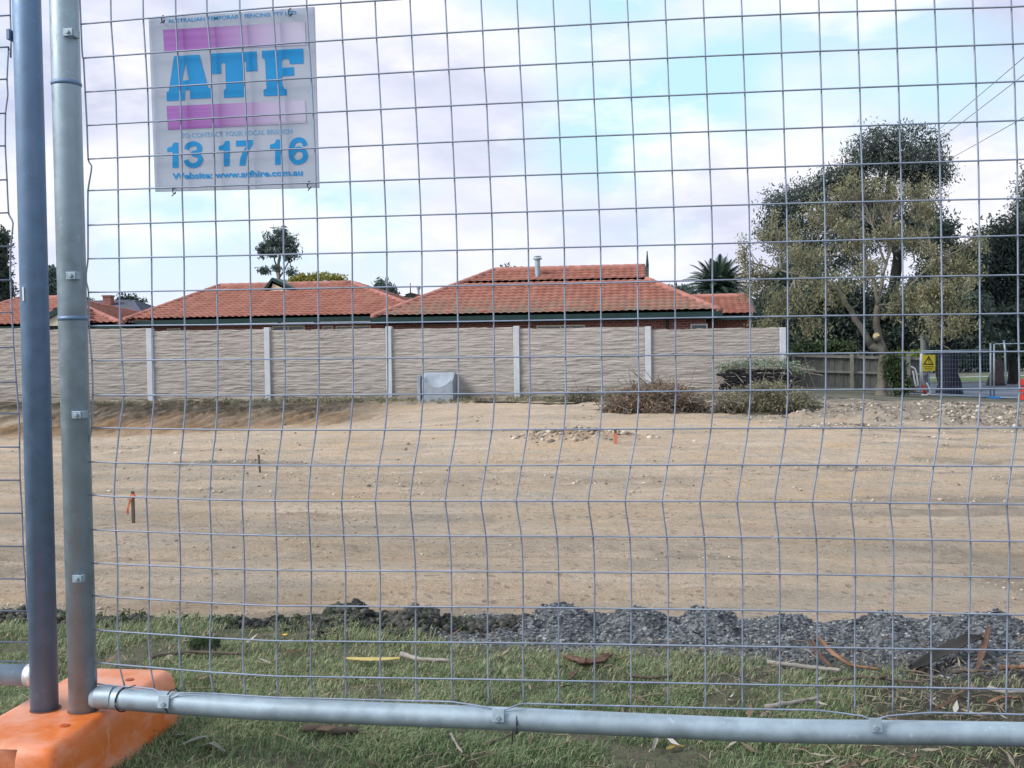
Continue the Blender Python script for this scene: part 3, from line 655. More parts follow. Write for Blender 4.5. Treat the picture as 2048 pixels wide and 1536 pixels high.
def leaves(C,rad,per,lw,seed,droop=.3,flat=.75):
    """C (n,3) clump centres, rad (n,) radii; per leaves in each; returns verts, quads, tint"""
    rg=np.random.default_rng(seed); n=len(C)
    c=np.repeat(C,per,0); r=np.repeat(rad,per)[:,None]
    off=rg.normal(size=(n*per,3)).clip(-1.7,1.7)*.5; off[:,2]*=flat
    p=c+off*r
    d=unit(rg.normal(size=(n*per,3))+np.array([0,0,-droop*2])); s=unit(np.cross(d,rg.normal(size=(n*per,3))))
    k=rg.uniform(.6,1.3,(n*per,1)); l=d*lw[0]*k; w=s*lw[1]*k*.5
    V=np.stack([p-l*.5,p+w,p+l*.5,p-w],1).reshape(-1,3)
    Fc=np.arange(n*per*4).reshape(-1,4)
    ct=np.repeat(rg.uniform(.1,.9,n),per); t=np.clip(ct*.55+rg.uniform(0,.45,n*per),0,1)
    return V,Fc,np.repeat(t,4)
def lobes_to_clumps(lobes,Y,n,rg,shell=.55,depth=.8):
    C=[];owner=[];A=np.array([l[2]*l[3] for l in lobes],float)**.75; cnt=np.maximum(2,(n*A/A.sum()).astype(int))
    for i,(px,py,rx,ry,*dz) in enumerate(lobes):
        dy=dz[0] if dz else 0; c=P(px,py,Y+dy); sx=rx*(Y+dy)/F; sz=ry*(Y+dy)/F; sy=(sx+sz)/2*depth
        d=unit(rg.normal(size=(cnt[i],3))); r=rg.uniform(shell,1,(cnt[i],1))
        C.append(c+d*r*np.array([sx,sy,sz])); owner+= [i]*cnt[i]
    return np.concatenate(C),np.array(owner)
def limb(a,b,r0,r1,rg,bend=.12,n=7):
    a=np.asarray(a,float);b=np.asarray(b,float); t=np.linspace(0,1,n)[:,None]; L=np.linalg.norm(b-a)
    off=rg.normal(size=3)*bend*L; off[2]=abs(off[2])*.5
    j=rg.normal(size=(n,3))*L*.012; j[0]=0;j[-1]=0
    return a+(b-a)*t+off*(t*(1-t))*1.6+j, r0+(r1-r0)*t[:,0]**.8
def tree(name,label,cat,base,Y,lobes,n,per,lw,leaf,bark,r0,fork,seed,group=None,clump=.5,droop=.3,twig=True,stems=None,shell=.5,lobe_limbs=True,twigfrac=1.,flat=.75,depth=.8):
    rg=np.random.default_rng(seed); t=thing(name,label,cat,group=group)
    C,own=lobes_to_clumps(lobes,Y,n,rg,shell,depth)
    rad=rg.uniform(.6,1.3,len(C))*clump
    V,Fc,ti=leaves(C,rad,per,lw,seed+1,droop,flat)
    fastmesh('crown',V,Fc,leaf,t,False,ti)
    tr=MB()
    base=np.asarray(base,float); fk=np.asarray(fork,float)
    p,r=limb(base-[0,0,.3],fk,r0*1.15,r0*.7,rg,.05,9); r[0]*=1.35; r[1]*=1.15; tr.tube(p,r,10)
    for (a,b,ra,rb) in (stems or []):
        p,r=limb(a,b,ra,rb,rg,.08,8); tr.tube(p,r,8)
    if lobe_limbs:
        for i,l in enumerate(lobes):
            c=P(l[0],l[1],Y+(l[4] if len(l)>4 else 0))
            st=fk if not stems else min([np.asarray(s[1]) for s in stems]+[fk],key=lambda q:np.linalg.norm(q-c))
            p,r=limb(st,c,r0*.24,r0*.08,rg,.12); tr.tube(p,r,6)
            if twig:
                for q in C[own==i][::max(1,int(1/twigfrac))]:
                    pp,r_=limb(p[rg.integers(3,7)],q,r0*.09,r0*.03,rg,.15,4); tr.tube(pp,r_,4,cap=False)
    tr.build('trunk',bark,t,True)
    return t
def gz(x,y): return ground(x,y)
def at(px,Y): # ground point under a picture column at distance Y
    q=P(px,700,Y); return np.array([q[0],Y,gz(q[0],Y)])
# big dark gum at right
Yg=58; b=at(1800,Yg)
tree('gum_tree','tallest tree, a dark grey-green gum rising above the yellowing tree at right','tree',b,Yg,
 [(1790,290,85,40),(1735,318,60,42),(1845,322,52,52),(1790,335,70,30),(1880,345,22,30),(1700,350,30,34),(1610,395,62,36),(1562,425,44,45),(1545,470,30,40),(1660,365,48,30),(1690,420,55,50),(1840,400,40,55),(1868,450,22,38),(1610,470,60,45),(1760,430,60,45),(1745,385,50,26),(1820,470,60,50),(1700,500,70,60),(1600,540,70,50)],
 760,60,(.21,.065),L_EUC,M_BARKD,.34,P(1790,480,Yg),101,clump=.72,stems=[(P(1790,480,Yg),P(1782,330,Yg),.20,.09),(P(1790,480,Yg),P(1690,430,Yg),.16,.08),(P(1785,420,Yg),P(1840,350,Yg),.13,.06)],twigfrac=.5,shell=.35,droop=.35)
# yellowing tree in front
Yt=39; b=at(1763,Yt); b[2]=P(1763,786,Yt)[2]; f1=P(1768,705,Yt)
tree('deciduous_tree','broad sparse tree with yellowing leaves and a pale forked trunk with a fresh sawn stub','tree',b,Yt,
 [(1520,560,42,50),(1560,470,45,50,1),(1585,600,55,36,-1),(1610,520,52,48),(1650,430,52,48,1),(1655,580,52,42,-1),(1705,380,42,42,1),(1712,470,46,46),(1735,545,40,34,-1),(1775,395,44,46,1),(1842,400,38,50),(1830,470,42,40,1),(1880,520,48,42),(1850,585,52,40,-1),(1905,600,46,44,-1),(1930,540,36,44),(1870,650,42,38,-2),(1800,610,40,30,-1),(1930,650,26,40,-1),(1545,640,42,26,-1),(1490,520,20,55),(1955,485,16,30),(1620,655,38,24,-1),(1780,460,30,34)],
 700,32,(.12,.042),L_YEL,M_BARKP,.20,f1,102,clump=.27,droop=.5,shell=.30,flat=1.1,
 stems=[(f1,P(1756,610,Yt),.15,.10),(P(1756,610,Yt),P(1740,540,Yt),.08,.05),(P(1756,610,Yt),P(1772,530,Yt),.09,.05),(P(1740,690,Yt),P(1672,575,Yt),.13,.07),(P(1672,575,Yt),P(1560,540,Yt),.07,.03),(P(1672,578,Yt),P(1590,560,Yt),.06,.03),(P(1765,640,Yt),P(1810,590,Yt),.08,.04),(f1,P(1740,690,Yt),.15,.13),(P(1810,590,Yt),P(1870,520,Yt),.05,.03)],twigfrac=.6)
o=[c for c in bpy.data.objects if c.name.startswith('deciduous_tree')][0]
q=P(1753,672,Yt-.16); f=MB(); f.tube([q+[.06,.16,-.12],q+[-.01,-.03,.0]],.115,14,0); f.build('sawn_stub',M_BARKP,o,True)
f=MB(); f.tube([q+[-.01,-.032,0],q+[-.012,-.045,.002]],np.array([.116,.112]),14); f.build('cut_face',simple('fresh cut wood',(.74,.60,.32),.8,0,.12,9),o)
# dark evergreens behind the paling fence and to the right
def bushy(name,label,px,Y,lobes,n,per,lw,leaf,seed,group=None,clump=.5,cat='tree',r0=.2,bark=M_BARKD,forkpy=None,**k):
    b=at(px,Y); fy=forkpy or lobes[0][1]
    return tree(name,label,cat,b,Y,lobes,n,per,lw,leaf,bark,r0,P(px,fy,Y),seed,group,clump,twig=False,shell=.15,**k)
G='dark trees at the right'
bushy('evergreen_tree','very dark evergreen filling the gap directly behind the paling fence and pale forked trunk',1690,50,[(1640,670,70,60),(1720,660,70,70),(1790,670,70,70),(1590,640,50,60),(1680,600,80,50),(1780,610,80,50)],260,110,(.23,.085),L_DRK,111,G,.8)
bushy('blue_green_tree','blue-green rounded tree just beyond the wall end, left of the pale forked trunk',1570,54,[(1560,600,58,60),(1620,620,50,60),(1530,650,34,40),(1590,560,45,40),(1590,680,60,35)],230,60,(.30,.12),L_BLU,112,G,.7)
bushy('evergreen_tree','dense rounded dark tree at the right edge of the picture, above the road',2025,62,[(2010,480,60,42),(2060,500,60,60),(1990,540,50,60),(2060,580,70,60),(2000,620,70,50),(1960,600,35,50),(2070,660,70,40),(1960,650,50,40)],330,120,(.25,.09),L_DRK,113,G,.9)
bushy('evergreen_tree','mid-dark tree behind the black trunk, left of the dense tree at the right edge',1905,56,[(1880,560,60,60),(1910,620,70,50),(1850,640,50,50),(1930,520,36,40),(1880,470,22,32),(1890,680,60,30),(1960,690,50,24)],300,110,(.23,.08),L_DRK,114,G,.75)
bushy('gum_tree','gum crown cut off by the picture\'s right edge, above the dense dark tree',2090,66,[(2075,400,42,40),(2095,350,40,40),(2060,440,32,34),(2110,430,50,50)],150,90,(.24,.08),L_EUC,115,None,.7)
for px,Y,lb,s in ((1935,90,'low hedge of dark bushes across the road, left part',121),(2030,92,'low hedge of dark bushes across the road, at the right edge of the picture',122),(1870,88,'dark bush across the road seen left of the black trunk',123)):
    bushy('roadside_bush',lb,px,Y,[(px,705,60,30),(px-40,715,40,24),(px+40,712,40,26),(px,685,50,30)],150,60,(.4,.16),L_MID,s,'bushes across the road',.8,'bush')
bushy('shrub','bright green shrub behind the paling fence, left of the leaning white pole',1820,47,[(1820,722,26,16),(1840,716,18,14),(1800,716,16,12)],60,50,(.16,.07),leafmat('lime leaves',(.05,.08,.01),(.12,.17,.02),(.22,.27,.04)),131,None,.3,'shrub',.05)
bushy('shrub','dark leafy shrub growing at the foot of the pale forked trunk',1792,38.5,[(1792,748,22,26),(1785,722,16,18),(1800,770,20,14)],70,50,(.13,.05),L_MID,132,None,.25,'shrub',.04)
bushy('shrub','low green shrub showing over the paling fence beside the wall end',1650,47,[(1640,700,30,16),(1680,698,24,16),(1610,700,20,14)],70,50,(.18,.07),L_MID,133,None,.35,'shrub',.05)
# trunks at right
def bare_trunk(name,label,px0,py0,px1,py1,Y,r,bark,leaf_lobes=None):
    t=thing(name,label,'tree'); b=P(px0,py0,Y); tp=P(px1,py1,Y); rg=np.random.default_rng(int(px0))
    f=MB(); p,rr=limb(b-[0,0,.3],tp,r*1.15,r*.8,rg,.02,10); rr[:2]*=[1.3,1.15]; f.tube(p,rr,14); f.build('trunk',bark,t,True)
    if leaf_lobes:
        C,o=lobes_to_clumps(leaf_lobes,Y,160,rg,.2); V,Fc,ti=leaves(C,np.full(len(C),.55),50,(.30,.11),int(px0),.4); fastmesh('crown',V,Fc,L_DRK,t,False,ti)
M_BLK=simple('blackish bark',(.012,.013,.022),.95,0,.4,5,bump=.6)
bare_trunk('broad_trunk_tree','thick near-black tree trunk standing at the road edge, right of the yellow warning sign',1900,787,1896,640,45,.42,M_BLK,[(1890,640,60,36),(1930,620,46,36),(1860,610,40,36)])
bare_trunk('street_tree','slimmer brown street tree trunk beyond the road, right of the black trunk',1992,760,1990,650,60,.34,simple('brown bark',(.07,.055,.055),.95,0,.4,5,bump=.5),[(1990,650,50,30),(2030,640,40,30),(1960,640,40,30)])
# palm
def palm():
    Yp=56; t=thing('palm_tree','palm with a dome of arching fronds rising behind the small outbuilding roof','palm'); c=P(1437,585,Yp); rg=np.random.default_rng(77)
    f=MB(); f.tube([(c[0],Yp,gz(c[0],Yp)-.3),(c[0]+.05,Yp,1.5),c],np.array([.45,.38,.42]),12); f.build('trunk',M_BARKD,t,True)
    V=[];T=[];rb=MB()
    for k in range(90):
        az=k*2.39996; el=R_(88-88*((k+.5)/90)**.8); L=rg.uniform(2.3,2.8)*(1.0 if el>.5 else .95); s=np.linspace(0,1,16)
        hd=np.array([math.cos(az),math.sin(az),0.]); pts=c+hd*(L*s*math.cos(el*.92))[:,None]+np.array([0,0,1.])*(L*(s*math.sin(el)-.55*s**2.2*(.45+.55*math.cos(el))))[:,None]
        rb.tube(pts,np.linspace(.035,.008,16),4); tg=unit(np.gradient(pts,axis=0)); side=unit(np.cross(tg,[0,0,1.]))
        for i in range(1,16):
            for j in range(3):
                q=pts[i]-(pts[i]-pts[i-1])*j/3
                for sg in (-1,1):
                    l=.38*math.sin(math.pi*min(1,.12+.88*s[i])**.8)+.07; d=unit(side[i]*sg*.8+tg[i]*.6+np.array([0,0,-.25])); w=tg[i]*.022
                    V+=[q-w,q+w,q+d*l+w*.2,q+d*l-w*.2]; T+=[rg.uniform(.1,.9)]*4
    rb.build('frond_ribs',M_GREEN,t)
    fastmesh('fronds',np.array(V),np.arange(len(V)).reshape(-1,4),L_PALM,t,False,T)
palm()
# distant trees over the roofs
Yq=90
tree('gum_tree','slender distant gum with a high tufted crown, standing alone behind the left-hand tiled roof','tree',at(556,Yq),Yq,
 [(560,466,20,14),(575,480,24,18),(540,482,18,16),(585,500,16,18),(548,505,24,12),(575,510,14,12),(525,505,10,16),(528,540,12,12),(552,535,9,8),(583,545,15,9),(530,495,12,10),(560,490,22,16)],170,30,(.30,.10),L_EUC2,M_BARK,.20,P(557,545,Yq),141,clump=.42,twigfrac=.3,depth=.6,stems=[(P(557,545,Yq),P(562,490,Yq),.16,.08),(P(557,560,Yq),P(547,510,Yq),.10,.06),(P(558,556,Yq),P(578,520,Yq),.10,.05)],shell=.2)
bushy('leafy_tree','yellow-green leafy treetop showing above the ridge of the left-hand tiled roof',637,62,[(600,563,24,12),(640,562,34,14),(672,566,26,12),(630,585,50,14)],170,50,(.26,.09),L_BRT,142,None,.35)
bushy('round_tree','small round grey-green tree between the two near tiled roofs',765,85,[(762,582,24,20),(780,598,20,14),(745,600,14,14),(790,610,16,10),(765,615,28,16)],150,50,(.36,.13),L_EUC2,143,None,.5)
bushy('round_tree','tip of a grey-green treetop just left of the steel flue above the big hip roof',1018,95,[(1018,545,24,12),(1005,552,16,12),(1035,550,14,10),(1018,570,24,14)],90,50,(.36,.13),L_EUC2,144,None,.45)
bushy('round_tree','small dark treetop behind the slate grey roof at left',257,95,[(255,604,20,12),(238,612,14,10),(275,612,18,10),(257,625,30,14)],100,50,(.4,.14),L_DRK,145,None,.5)
bushy('round_tree','distant low treetops beside the palm, above the right hip of the big roof',1362,110,[(1362,580,20,10),(1345,586,20,10),(1380,588,20,10),(1362,605,34,16)],90,50,(.45,.16),L_EUC2,146,None,.55)
bushy('leafy_tree','thin grey-green tree seen between the two steel fence posts at left',100,70,[(95,545,18,16),(108,565,18,18),(88,575,18,18),(100,590,24,16)],130,44,(.28,.1),L_EUC2,147,None,.42)
bushy('evergreen_tree','dark dense tree at the left edge of the picture, above the tiled roof',-10,60,[(-5,480,22,22),(-15,520,34,28),(0,560,26,34),(-30,560,40,40),(10,590,16,14),(-20,600,40,24)],240,90,(.25,.085),L_DRK,148,None,.5)
bushy('round_tree','small dark treetop behind the left roof beside the fence post clip',172,95,[(172,605,10,10),(182,612,10,8),(172,620,16,10)],50,40,(.36,.13),L_DRK,149,None,.4)
# ------------------------------------------------------------------ brush heaps
def heap(name,label,cat,pxs,base_py,top,n,per,lw,leaf,seed,depth=1.0,sticks=60,stickmat=M_BARK,zoff=0,Yfix=None,clump=.16):
    rg=np.random.default_rng(seed); t=thing(name,label,cat); C=[]; q0=hit((pxs[0]+pxs[1])/2,base_py); Y=Yfix or q0[1]+depth*.5
    for k in range(n):
        px=rg.uniform(*pxs); tt=(px-pxs[0])/(pxs[1]-pxs[0]); prof=math.sin(math.pi*min(max(tt,.03),.97))**.55
        py=base_py-(base_py-top)*prof*rg.uniform(0,1)**.7; dy=rg.uniform(-.5,.5)*depth*prof
        C.append(P(px+rg.normal()*9,py-abs(rg.normal())*5*(rg.random()<.3),Y+dy))
    C=np.array(C); V,Fc,ti=leaves(C,rg.uniform(.6,1.3,n)*clump,per,lw,seed,.1,.9); fastmesh('foliage',V,Fc,leaf,t,False,ti)
    s=MB()
    for k in range(sticks):
        a=C[rg.integers(n)]; d=rg.normal(size=3); d[2]=abs(d[2])*.55; d=d/np.linalg.norm(d)*rg.uniform(.3,1.5)
        s.tube([a-d*.5,a+rg.normal(size=3)*.03,a+d*.5],np.array([.012,.010,.004]),5)
    s.build('twigs',stickmat,t); return t
heap('brush_heap','low heap of russet dried branches lying in front of the wall','brush heap',(1215,1405),828,768,300,22,(.085,.03),L_RED,201,1.6,260,clump=.2)
heap('brush_heap','low heap of grey-green wilted branches on the earth below the dark stack of panels','brush heap',(1440,1630),830,774,400,24,(.085,.03),L_DRY,202,1.8,280,clump=.2)
# dark stack of brushwood panels with clippings on top
YS=hit(1520,800)[1]+.3
st=thing('panel_stack','stack of dark brushwood fence panels lying flat beside the wall, behind the grey-green brush heap','stack')
rg=random.Random(9); M_STACK=simple('blackened brushwood',(.014,.014,.018),.95,0,.5,12)
for k in range(6):
    a=P(1437+rg.uniform(-8,14),778-k*7.2,YS); b=P(1592+rg.uniform(-26,10),776-k*6.6+rg.uniform(-2,2),YS); V=[];n=26; f=MB()
    for r in range(3):
        y0=YS-.25+r*.3
        pts=[(a[0]+(b[0]-a[0])*i/n,y0,a[2]+(b[2]-a[2])*i/n+.018*math.sin(i*1.3+k*2+r)+rg.uniform(-.008,.008)) for i in range(n+1)]
        f.tube(pts,np.array([.042+.012*math.sin(i*2.1+k) for i in range(n+1)])*1.0,6)
    f.build('panel',M_STACK,st)
heap('clippings','pale green hedge clippings heaped on top of the dark stack of panels','clippings',(1432,1600),744,719,105,14,(.10,.032),leafmat('hedge clippings',(.10,.14,.10),(.22,.29,.21),(.36,.42,.32)),203,.7,40,M_BARKP,Yfix=YS)
heap('twig_litter','straggly twigs scattered at the wall foot, left of the russet heap','twigs',(1130,1260),806,782,70,16,(.08,.03),L_DRY,204,.6,50,clump=.12)
# long dark branches at the wall foot
def branch(name,label,pp,r,mat,cat='branch',Y=None,group=None,lift=.0,seed=0):
    t=MB(); pts=[]
    for i,(px,py) in enumerate(pp): q=P(px,py,Y) if Y else hit(px,py); pts.append(q+np.array([0,0,r*.7+lift]))
    pts=np.array(pts); k=len(pts); tt=np.linspace(0,k-1,(k-1)*6+1); Q=np.stack([np.interp(tt,range(k),pts[:,j]) for j in range(3)],1)
    rg=np.random.default_rng(seed+int(pp[0][0])); Q[1:-1]+=rg.normal(size=Q[1:-1].shape)*r*.22
    t.tube(Q,r*np.linspace(1,.55,len(Q))*(1+.12*np.sin(np.arange(len(Q))*1.7)),7); o=t.build(name,mat,None,True); tag(o,label,cat,group); return o
branch('dark_pole','long black pole lying on the ground at the wall foot near the concrete block',[(948,805),(1020,806),(1090,809),(1145,809)],.03,M_BARKD)
branch('bare_branch','bare curved branch leaning up from the black pole to the russet heap',[(1095,799),(1140,798),(1170,793),(1215,790)],.03,M_BARKD,lift=.02)
branch('bare_branch','thin forked-looking branch between the black pole and the twigs, lowest of the wall-foot branches',[(1130,811),(1160,806),(1185,801),(1225,803)],.022,M_BARKD)
branch('dark_pole','short black branch poking out between the russet heap and the grey-green heap',[(1395,797),(1420,792),(1462,797)],.03,M_BARKD,lift=.08)
# ------------------------------------------------------------------ temporary fence panels close to the camera
FY=1.78
ROWX=[165,512,1024,1536,2048]
ROWY={0:[49,18,-15,-46,-62],1:[117,92,58,29,14],2:[185,163,132,107,88],3:[252,232,206,183,163],4:[319,302,279,259,241],5:[382,370,352,335,319],6:[451,440,425,408,397],7:[518,510.5,498,485,471],8:[585,579,570,558,550],9:[652,649,642,633,627],10:[721,719,714,708,703],11:[790,791,787,780,777],12:[855,860,859,856,855],13:[923,930,930,928,932],14:[989,1000,1000,1001,1007],15:[1058,1070,1071,1073,1082],16:[1125,1140,1143,1147,1155],17:[1190,1211,1214,1220,1229],18:[1258,1281,1285,1293,1300],19:[1323,1351,1359,1369,1378],20:[1366,1393,1406,1418,1428]}
COLX={1:[221,226,230,232,234,235,236,237,238,239,243,247,239,234,232.5,233,234,234,234,237.5,248],
2:[285.5,290,294,296,297.5,298,300,302,302.5,304,305.5,307.5,303,298,297,297,297.5,297,296,300,308],
3:[350.5,354,359,361,362.5,363,365,367,367.5,368.5,370,371,367.5,362,360,360,360,359,357.5,359,365.5],
4:[413,419,422,425,427.5,429,430.5,432.5,433,434.5,434.5,434,432,425,423,423,423,422.5,419,420,425.5],
6:[545,550,555,559,562,564,566,566.5,568,568,569,568.5,564,556,553,553,554,553,552,553,555],
9:[749.5,752.5,757,761,765,768,771,773,773,774,774.5,774.5,770,759,753,756,759.5,760,760,760,762],
12:[961,965,968,973,976,979.5,983,985,986,987,988,989,984,973,963,972,974.5,975,975,976,977],
15:[1178,1181.5,1185,1188,1192,1195,1198,1201,1201.5,1202,1203,1204,1200,1188,1177,1186,1189,1189,1189,1189,1188.5],
18:[1405,1408,1411,1414,1417,1420,1423,1425,1425,1426,1426,1427,1422,1410,1399,1408,1411,1411,1411.5,1411,1411],
21:[1636,1638.5,1640.5,1643,1645,1647,1650,1651,1652,1652,1652,1652,1647,1635.5,1623.5,1632,1635,1635,1635,1635,1636],
24:[1867,1870,1873,1876,1878,1880.5,1882,1883.5,1884,1885,1884,1884,1879,1866,1855,1863,1865,1863.5,1863,1863.5,1862],
26:[2021,2023.5,2026.5,2030,2032,2035,2036,2036.5,2037,2037,2038.5,2040,2033.5,2021,2010,2018,2018.5,2016,2015,2014,2013]}
KC=sorted(COLX)
# the bent welded mesh: surveyed knots of the real, kinked wires on the fence plane
NX={}
for i in range(21):
    xs=[];zs=[]
    for j in KC:
        px=COLX[j][i]; py=float(np.interp(px,ROWX,ROWY[i])); q=P(px,py,FY); xs.append(q[0]); zs.append(q[2])
    for j in range(1,27): NX[i,j]=(float(np.interp(j,KC,xs)),float(np.interp(j,KC,zs)))
    for j in range(27,40): NX[i,j]=(NX[i,26][0]+.0597*(j-26),NX[i,26][1])
for i in range(-10,0):
    for j in range(1,40): NX[i,j]=(NX[0,j][0]-.0007*i*(1 if j<12 else .3),NX[0,j][1]-.0603*i)
BOW={12:-.002,13:-.006,14:-.010,15:-.004}
def kn(i,j,off): x,z=NX[i,j]; return (x,FY+off+BOW.get(i,0),z)
def refine(p,n=4):   # Catmull-Rom
    p=np.array(p,float); q=np.concatenate([[2*p[0]-p[1]],p,[2*p[-1]-p[-2]]]); out=[]
    for k in range(len(p)-1):
        a,b,c,d=q[k:k+4]
        for t in np.linspace(0,1,n,endpoint=False): out.append(.5*(2*b+(c-a)*t*.55/.5*.5*1.8+0*t) if False else ((2*t**3-3*t**2+1)*b+(t**3-2*t**2+t)*(c-a)*.28+(-2*t**3+3*t**2)*c+(t**3-t**2)*(d-b)*.28))
    out.append(p[-1]); return np.array(out)
PB=-1.011; PA=-1.081
FG='temporary fence panels of welded mesh'
pan=thing('temporary_fence','galvanised temporary fence panel of square welded mesh filling the view, holding the hire sign','fence panel',group=FG)
wm=MB(); WR=.00145
for j in range(1,40): wm.tube(refine([kn(i,j,.002) for i in range(-10,21)],3),WR,6)
edge=[(164,97),(167,117),(170.5,185),(174,252),(176.5,319),(183,331),(182,345),(176,382),(176,451),(176,518),(172.5,546),(173,565),(177,584),(178,652),(184,721),(186,790),(184,818),(184,855),(178,885),(176,900),(177,989),(177,1058),(180,1125),(186,1190),(186,1258),(188,1323),(192,1366)]
ep=[P(x,y,FY) for x,y in edge]; ep=[(ep[0][0]-.003,FY,2.0),(ep[0][0]-.004,FY,1.6)]+[tuple(q) for q in ep]
wm.tube(refine(ep,3),WR,6)
for i in range(-10,21):
    l=[p for p in ep]; z0=NX[i,1][1]
    zz=np.array([p[2] for p in ep]); x0=float(np.interp(-z0,-zz,np.array([p[0] for p in ep])))
    zl=P(165,ROWY[i][0],FY)[2] if i>=0 else z0
    pts=[(x0,FY-.002,zl)]+[kn(i,j,-.002) for j in range(1,40)]
    if i==20:
        ex=[P(*c,FY) for c in ((346,1394),(368,1382),(990,1412),(1004,1417),(1032,1407),(1722,1427),(1742,1436),(1772,1427))]
        pts=[p for p in pts if not any(abs(p[0]-e[0])<.012 for e in ex)]+[(e[0],FY-.012,e[2]) for e in ex]; pts.sort(key=lambda p:p[0])
    wm.tube(refine(pts,2),WR,6)
wm.build('wire_mesh',M_WIRE,pan,True)
RX=1.39
f=MB(); f.tube([(PB,FY,.135),(PB,FY,1.2),(PB,FY,2.05)],.0245,20); pb=f.build('post',M_STEEL,pan,True)
for py in (168,637):
    q=P(140,py,FY); f=MB(); f.tube([(PB,FY,q[2]-.004),(PB,FY,q[2]),(PB,FY,q[2]+.004)],np.array([.0247,.0262,.0247]),20); f.build('weld_band',M_STEELD,pb,True)
f=MB(); f.tube([(RX,FY,.0),(RX,FY,2.05)],.0245,16); f.build('post',M_STEEL,pan,True)
rl_=[P(x,y,FY) for x,y in ((192,1394),(512,1417),(1024,1438),(1536,1461),(2048,1469))]
pts=[(PB+.020,FY,rl_[0][2])]+[(q[0],FY,q[2]) for q in rl_[1:]]+[(RX,FY,rl_[-1][2])]
f=MB(); f.tube(refine(pts,4),.0192,20); br=f.build('bottom_rail',M_STEEL,pan,True)
f=MB(); f.tube([(PB+.028,FY,pts[0][2]),(PB+.058,FY,pts[0][2])],np.array([.0202,.0202]),20); f.build('rail_collar',M_STEEL,br,auto=True)
f=MB(); f.tube([(PB,FY,2.03),(RX,FY,2.03)],.0192,16); f.build('top_rail',M_STEEL,pan,True)
f=MB(); q=P(70,1395,FY)
def lug(px,py,w=.017,h=.013,side=1):
    q=P(px,py,FY); f=MB()
    f.box((q[0]-.004*side,FY-.024,q[2]),(w,.003,h)); f.box((q[0]+.004*side,FY-.013,q[2]),(.004,.020,h)); f.tube([(q[0]-.004*side,FY-.0255,q[2]),(q[0]-.004*side,FY-.0285,q[2])],.0035,8)
    f.build('mesh_clip',M_STEEL,pan,bevel=.0006)
for px,py in ((155,72),(161,553),(172,828),(173,1152)): lug(px,py)
for px,py in ((338,1400),(1000,1427),(1746,1446)):
    q=P(px,py,FY); f=MB(); f.box((q[0],FY-.0208,q[2]+.004),(.020,.0025,.022),0,0,Matrix.Rotation(R_(-14),3,'X')); f.tube([(q[0],FY-.022,q[2]),(q[0],FY-.026,q[2])],.0042,10); f.build('mesh_clip',M_STEEL,pan,bevel=.0006)
def tie(px,py,tail,slant=.004):
    q=P(px,py,FY); f=MB(); a=np.linspace(0,2*math.pi,22); pts=[(q[0]+slant*math.sin(t),FY+.0208*math.sin(t),q[2]+.0208*math.cos(t)) for t in a]
    f.tube(pts,.0013,6); f.tube([(q[0],FY,q[2]+.021),(q[0]+tail[0]*.5,FY-.01,q[2]+.021+tail[1]*.4),(q[0]+tail[0],FY-.012,q[2]+.021+tail[1])],.0012,6); f.build('wire_tie',M_TIE,pan,True)
tie(248,1399,(.028,.009),.006); tie(1032,1443,(-.006,-.056),-.004); tie(346,1402,(.012,.006),.005)
# neighbouring panel, left
p2=thing('temporary_fence','neighbouring galvanised mesh fence panel, mostly out of view past the left edge of the picture','fence panel',group=FG)
f=MB(); f.tube([(PA-.004,FY,.135),(PA,FY,1.2),(PA,FY,2.05)],.0238,20); pa=f.build('post',M_STEELD,p2,True)
f=MB(); q=P(46,588,FY-.023); f.box((q[0]+.001,FY-.0236,q[2]),(.0028,.002,.024)); f.build('paint_scratch',simple('bare scratch',(.75,.8,.86),.4,.3),pa)
e2=[(22,82),(17,95),(14,160),(15.5,190),(11,226),(10.5,292),(14,360),(15,386),(17.5,428),(26,446),(21,500),(21,559),(24,626),(27.5,695),(32.5,764),(35,795),(39,850),(39,900),(40,960),(44,1026),(46,1092),(50,1150),(51,1177),(54,1219),(60,1260),(62,1310)]
ep2=[P(x,y,FY+.01) for x,y in e2]; ep2=[(ep2[0][0]+.001,FY+.01,2.0)]+[tuple(p) for p in ep2]
f=MB(); f.tube(refine(ep2,3),WR,6)
zz=np.array([p[2] for p in ep2]); xx=np.array([p[0] for p in ep2])
ys=[32,95,159,227,292,360,426,493,560,625,695,764,827,894,960,1026,1092,1157,1221,1283,1322]
zr_=[P(10,y,FY+.01)[2] for y in ys]; zr_=[zr_[0]+.06*k for k in range(9,0,-1)]+zr_
for z in zr_:
    x0=float(np.interp(-z,-zz,xx)); f.tube([(x0+.002,FY+.008,z),(x0-.5,FY+.008,z),(-3.4,FY+.008,z)],WR,6)
for k in range(1,37): x=-1.117-.06*k; f.tube([(x,FY+.012,2.0),(x,FY+.012,1.0),(x,FY+.012,zr_[-1])],WR,6)
f.build('wire_mesh',M_WIRE,p2,True)
q=P(30,1348,FY+.01); f=MB(); f.tube([(PA-.018,FY+.005,q[2]),(-3.45,FY+.005,q[2])],.0192,18); br2=f.build('bottom_rail',M_STEEL,p2,True)
f=MB(); f.tube([(PA-.020,FY+.005,q[2]),(PA-.038,FY+.005,q[2])],np.array([.0200,.0196]),18); f.build('weld_band',simple('bright weld',(.75,.75,.78),.35,.7),br2,True)
f=MB(); f.tube([(PA,FY+.005,2.03),(-3.45,FY+.005,2.03)],.0192,14); f.build('top_rail',M_STEEL,p2,True)
f=MB(); f.tube([(-3.47,FY,.0),(-3.47,FY,2.05)],.0238,14); f.build('post',M_STEEL,p2,True)
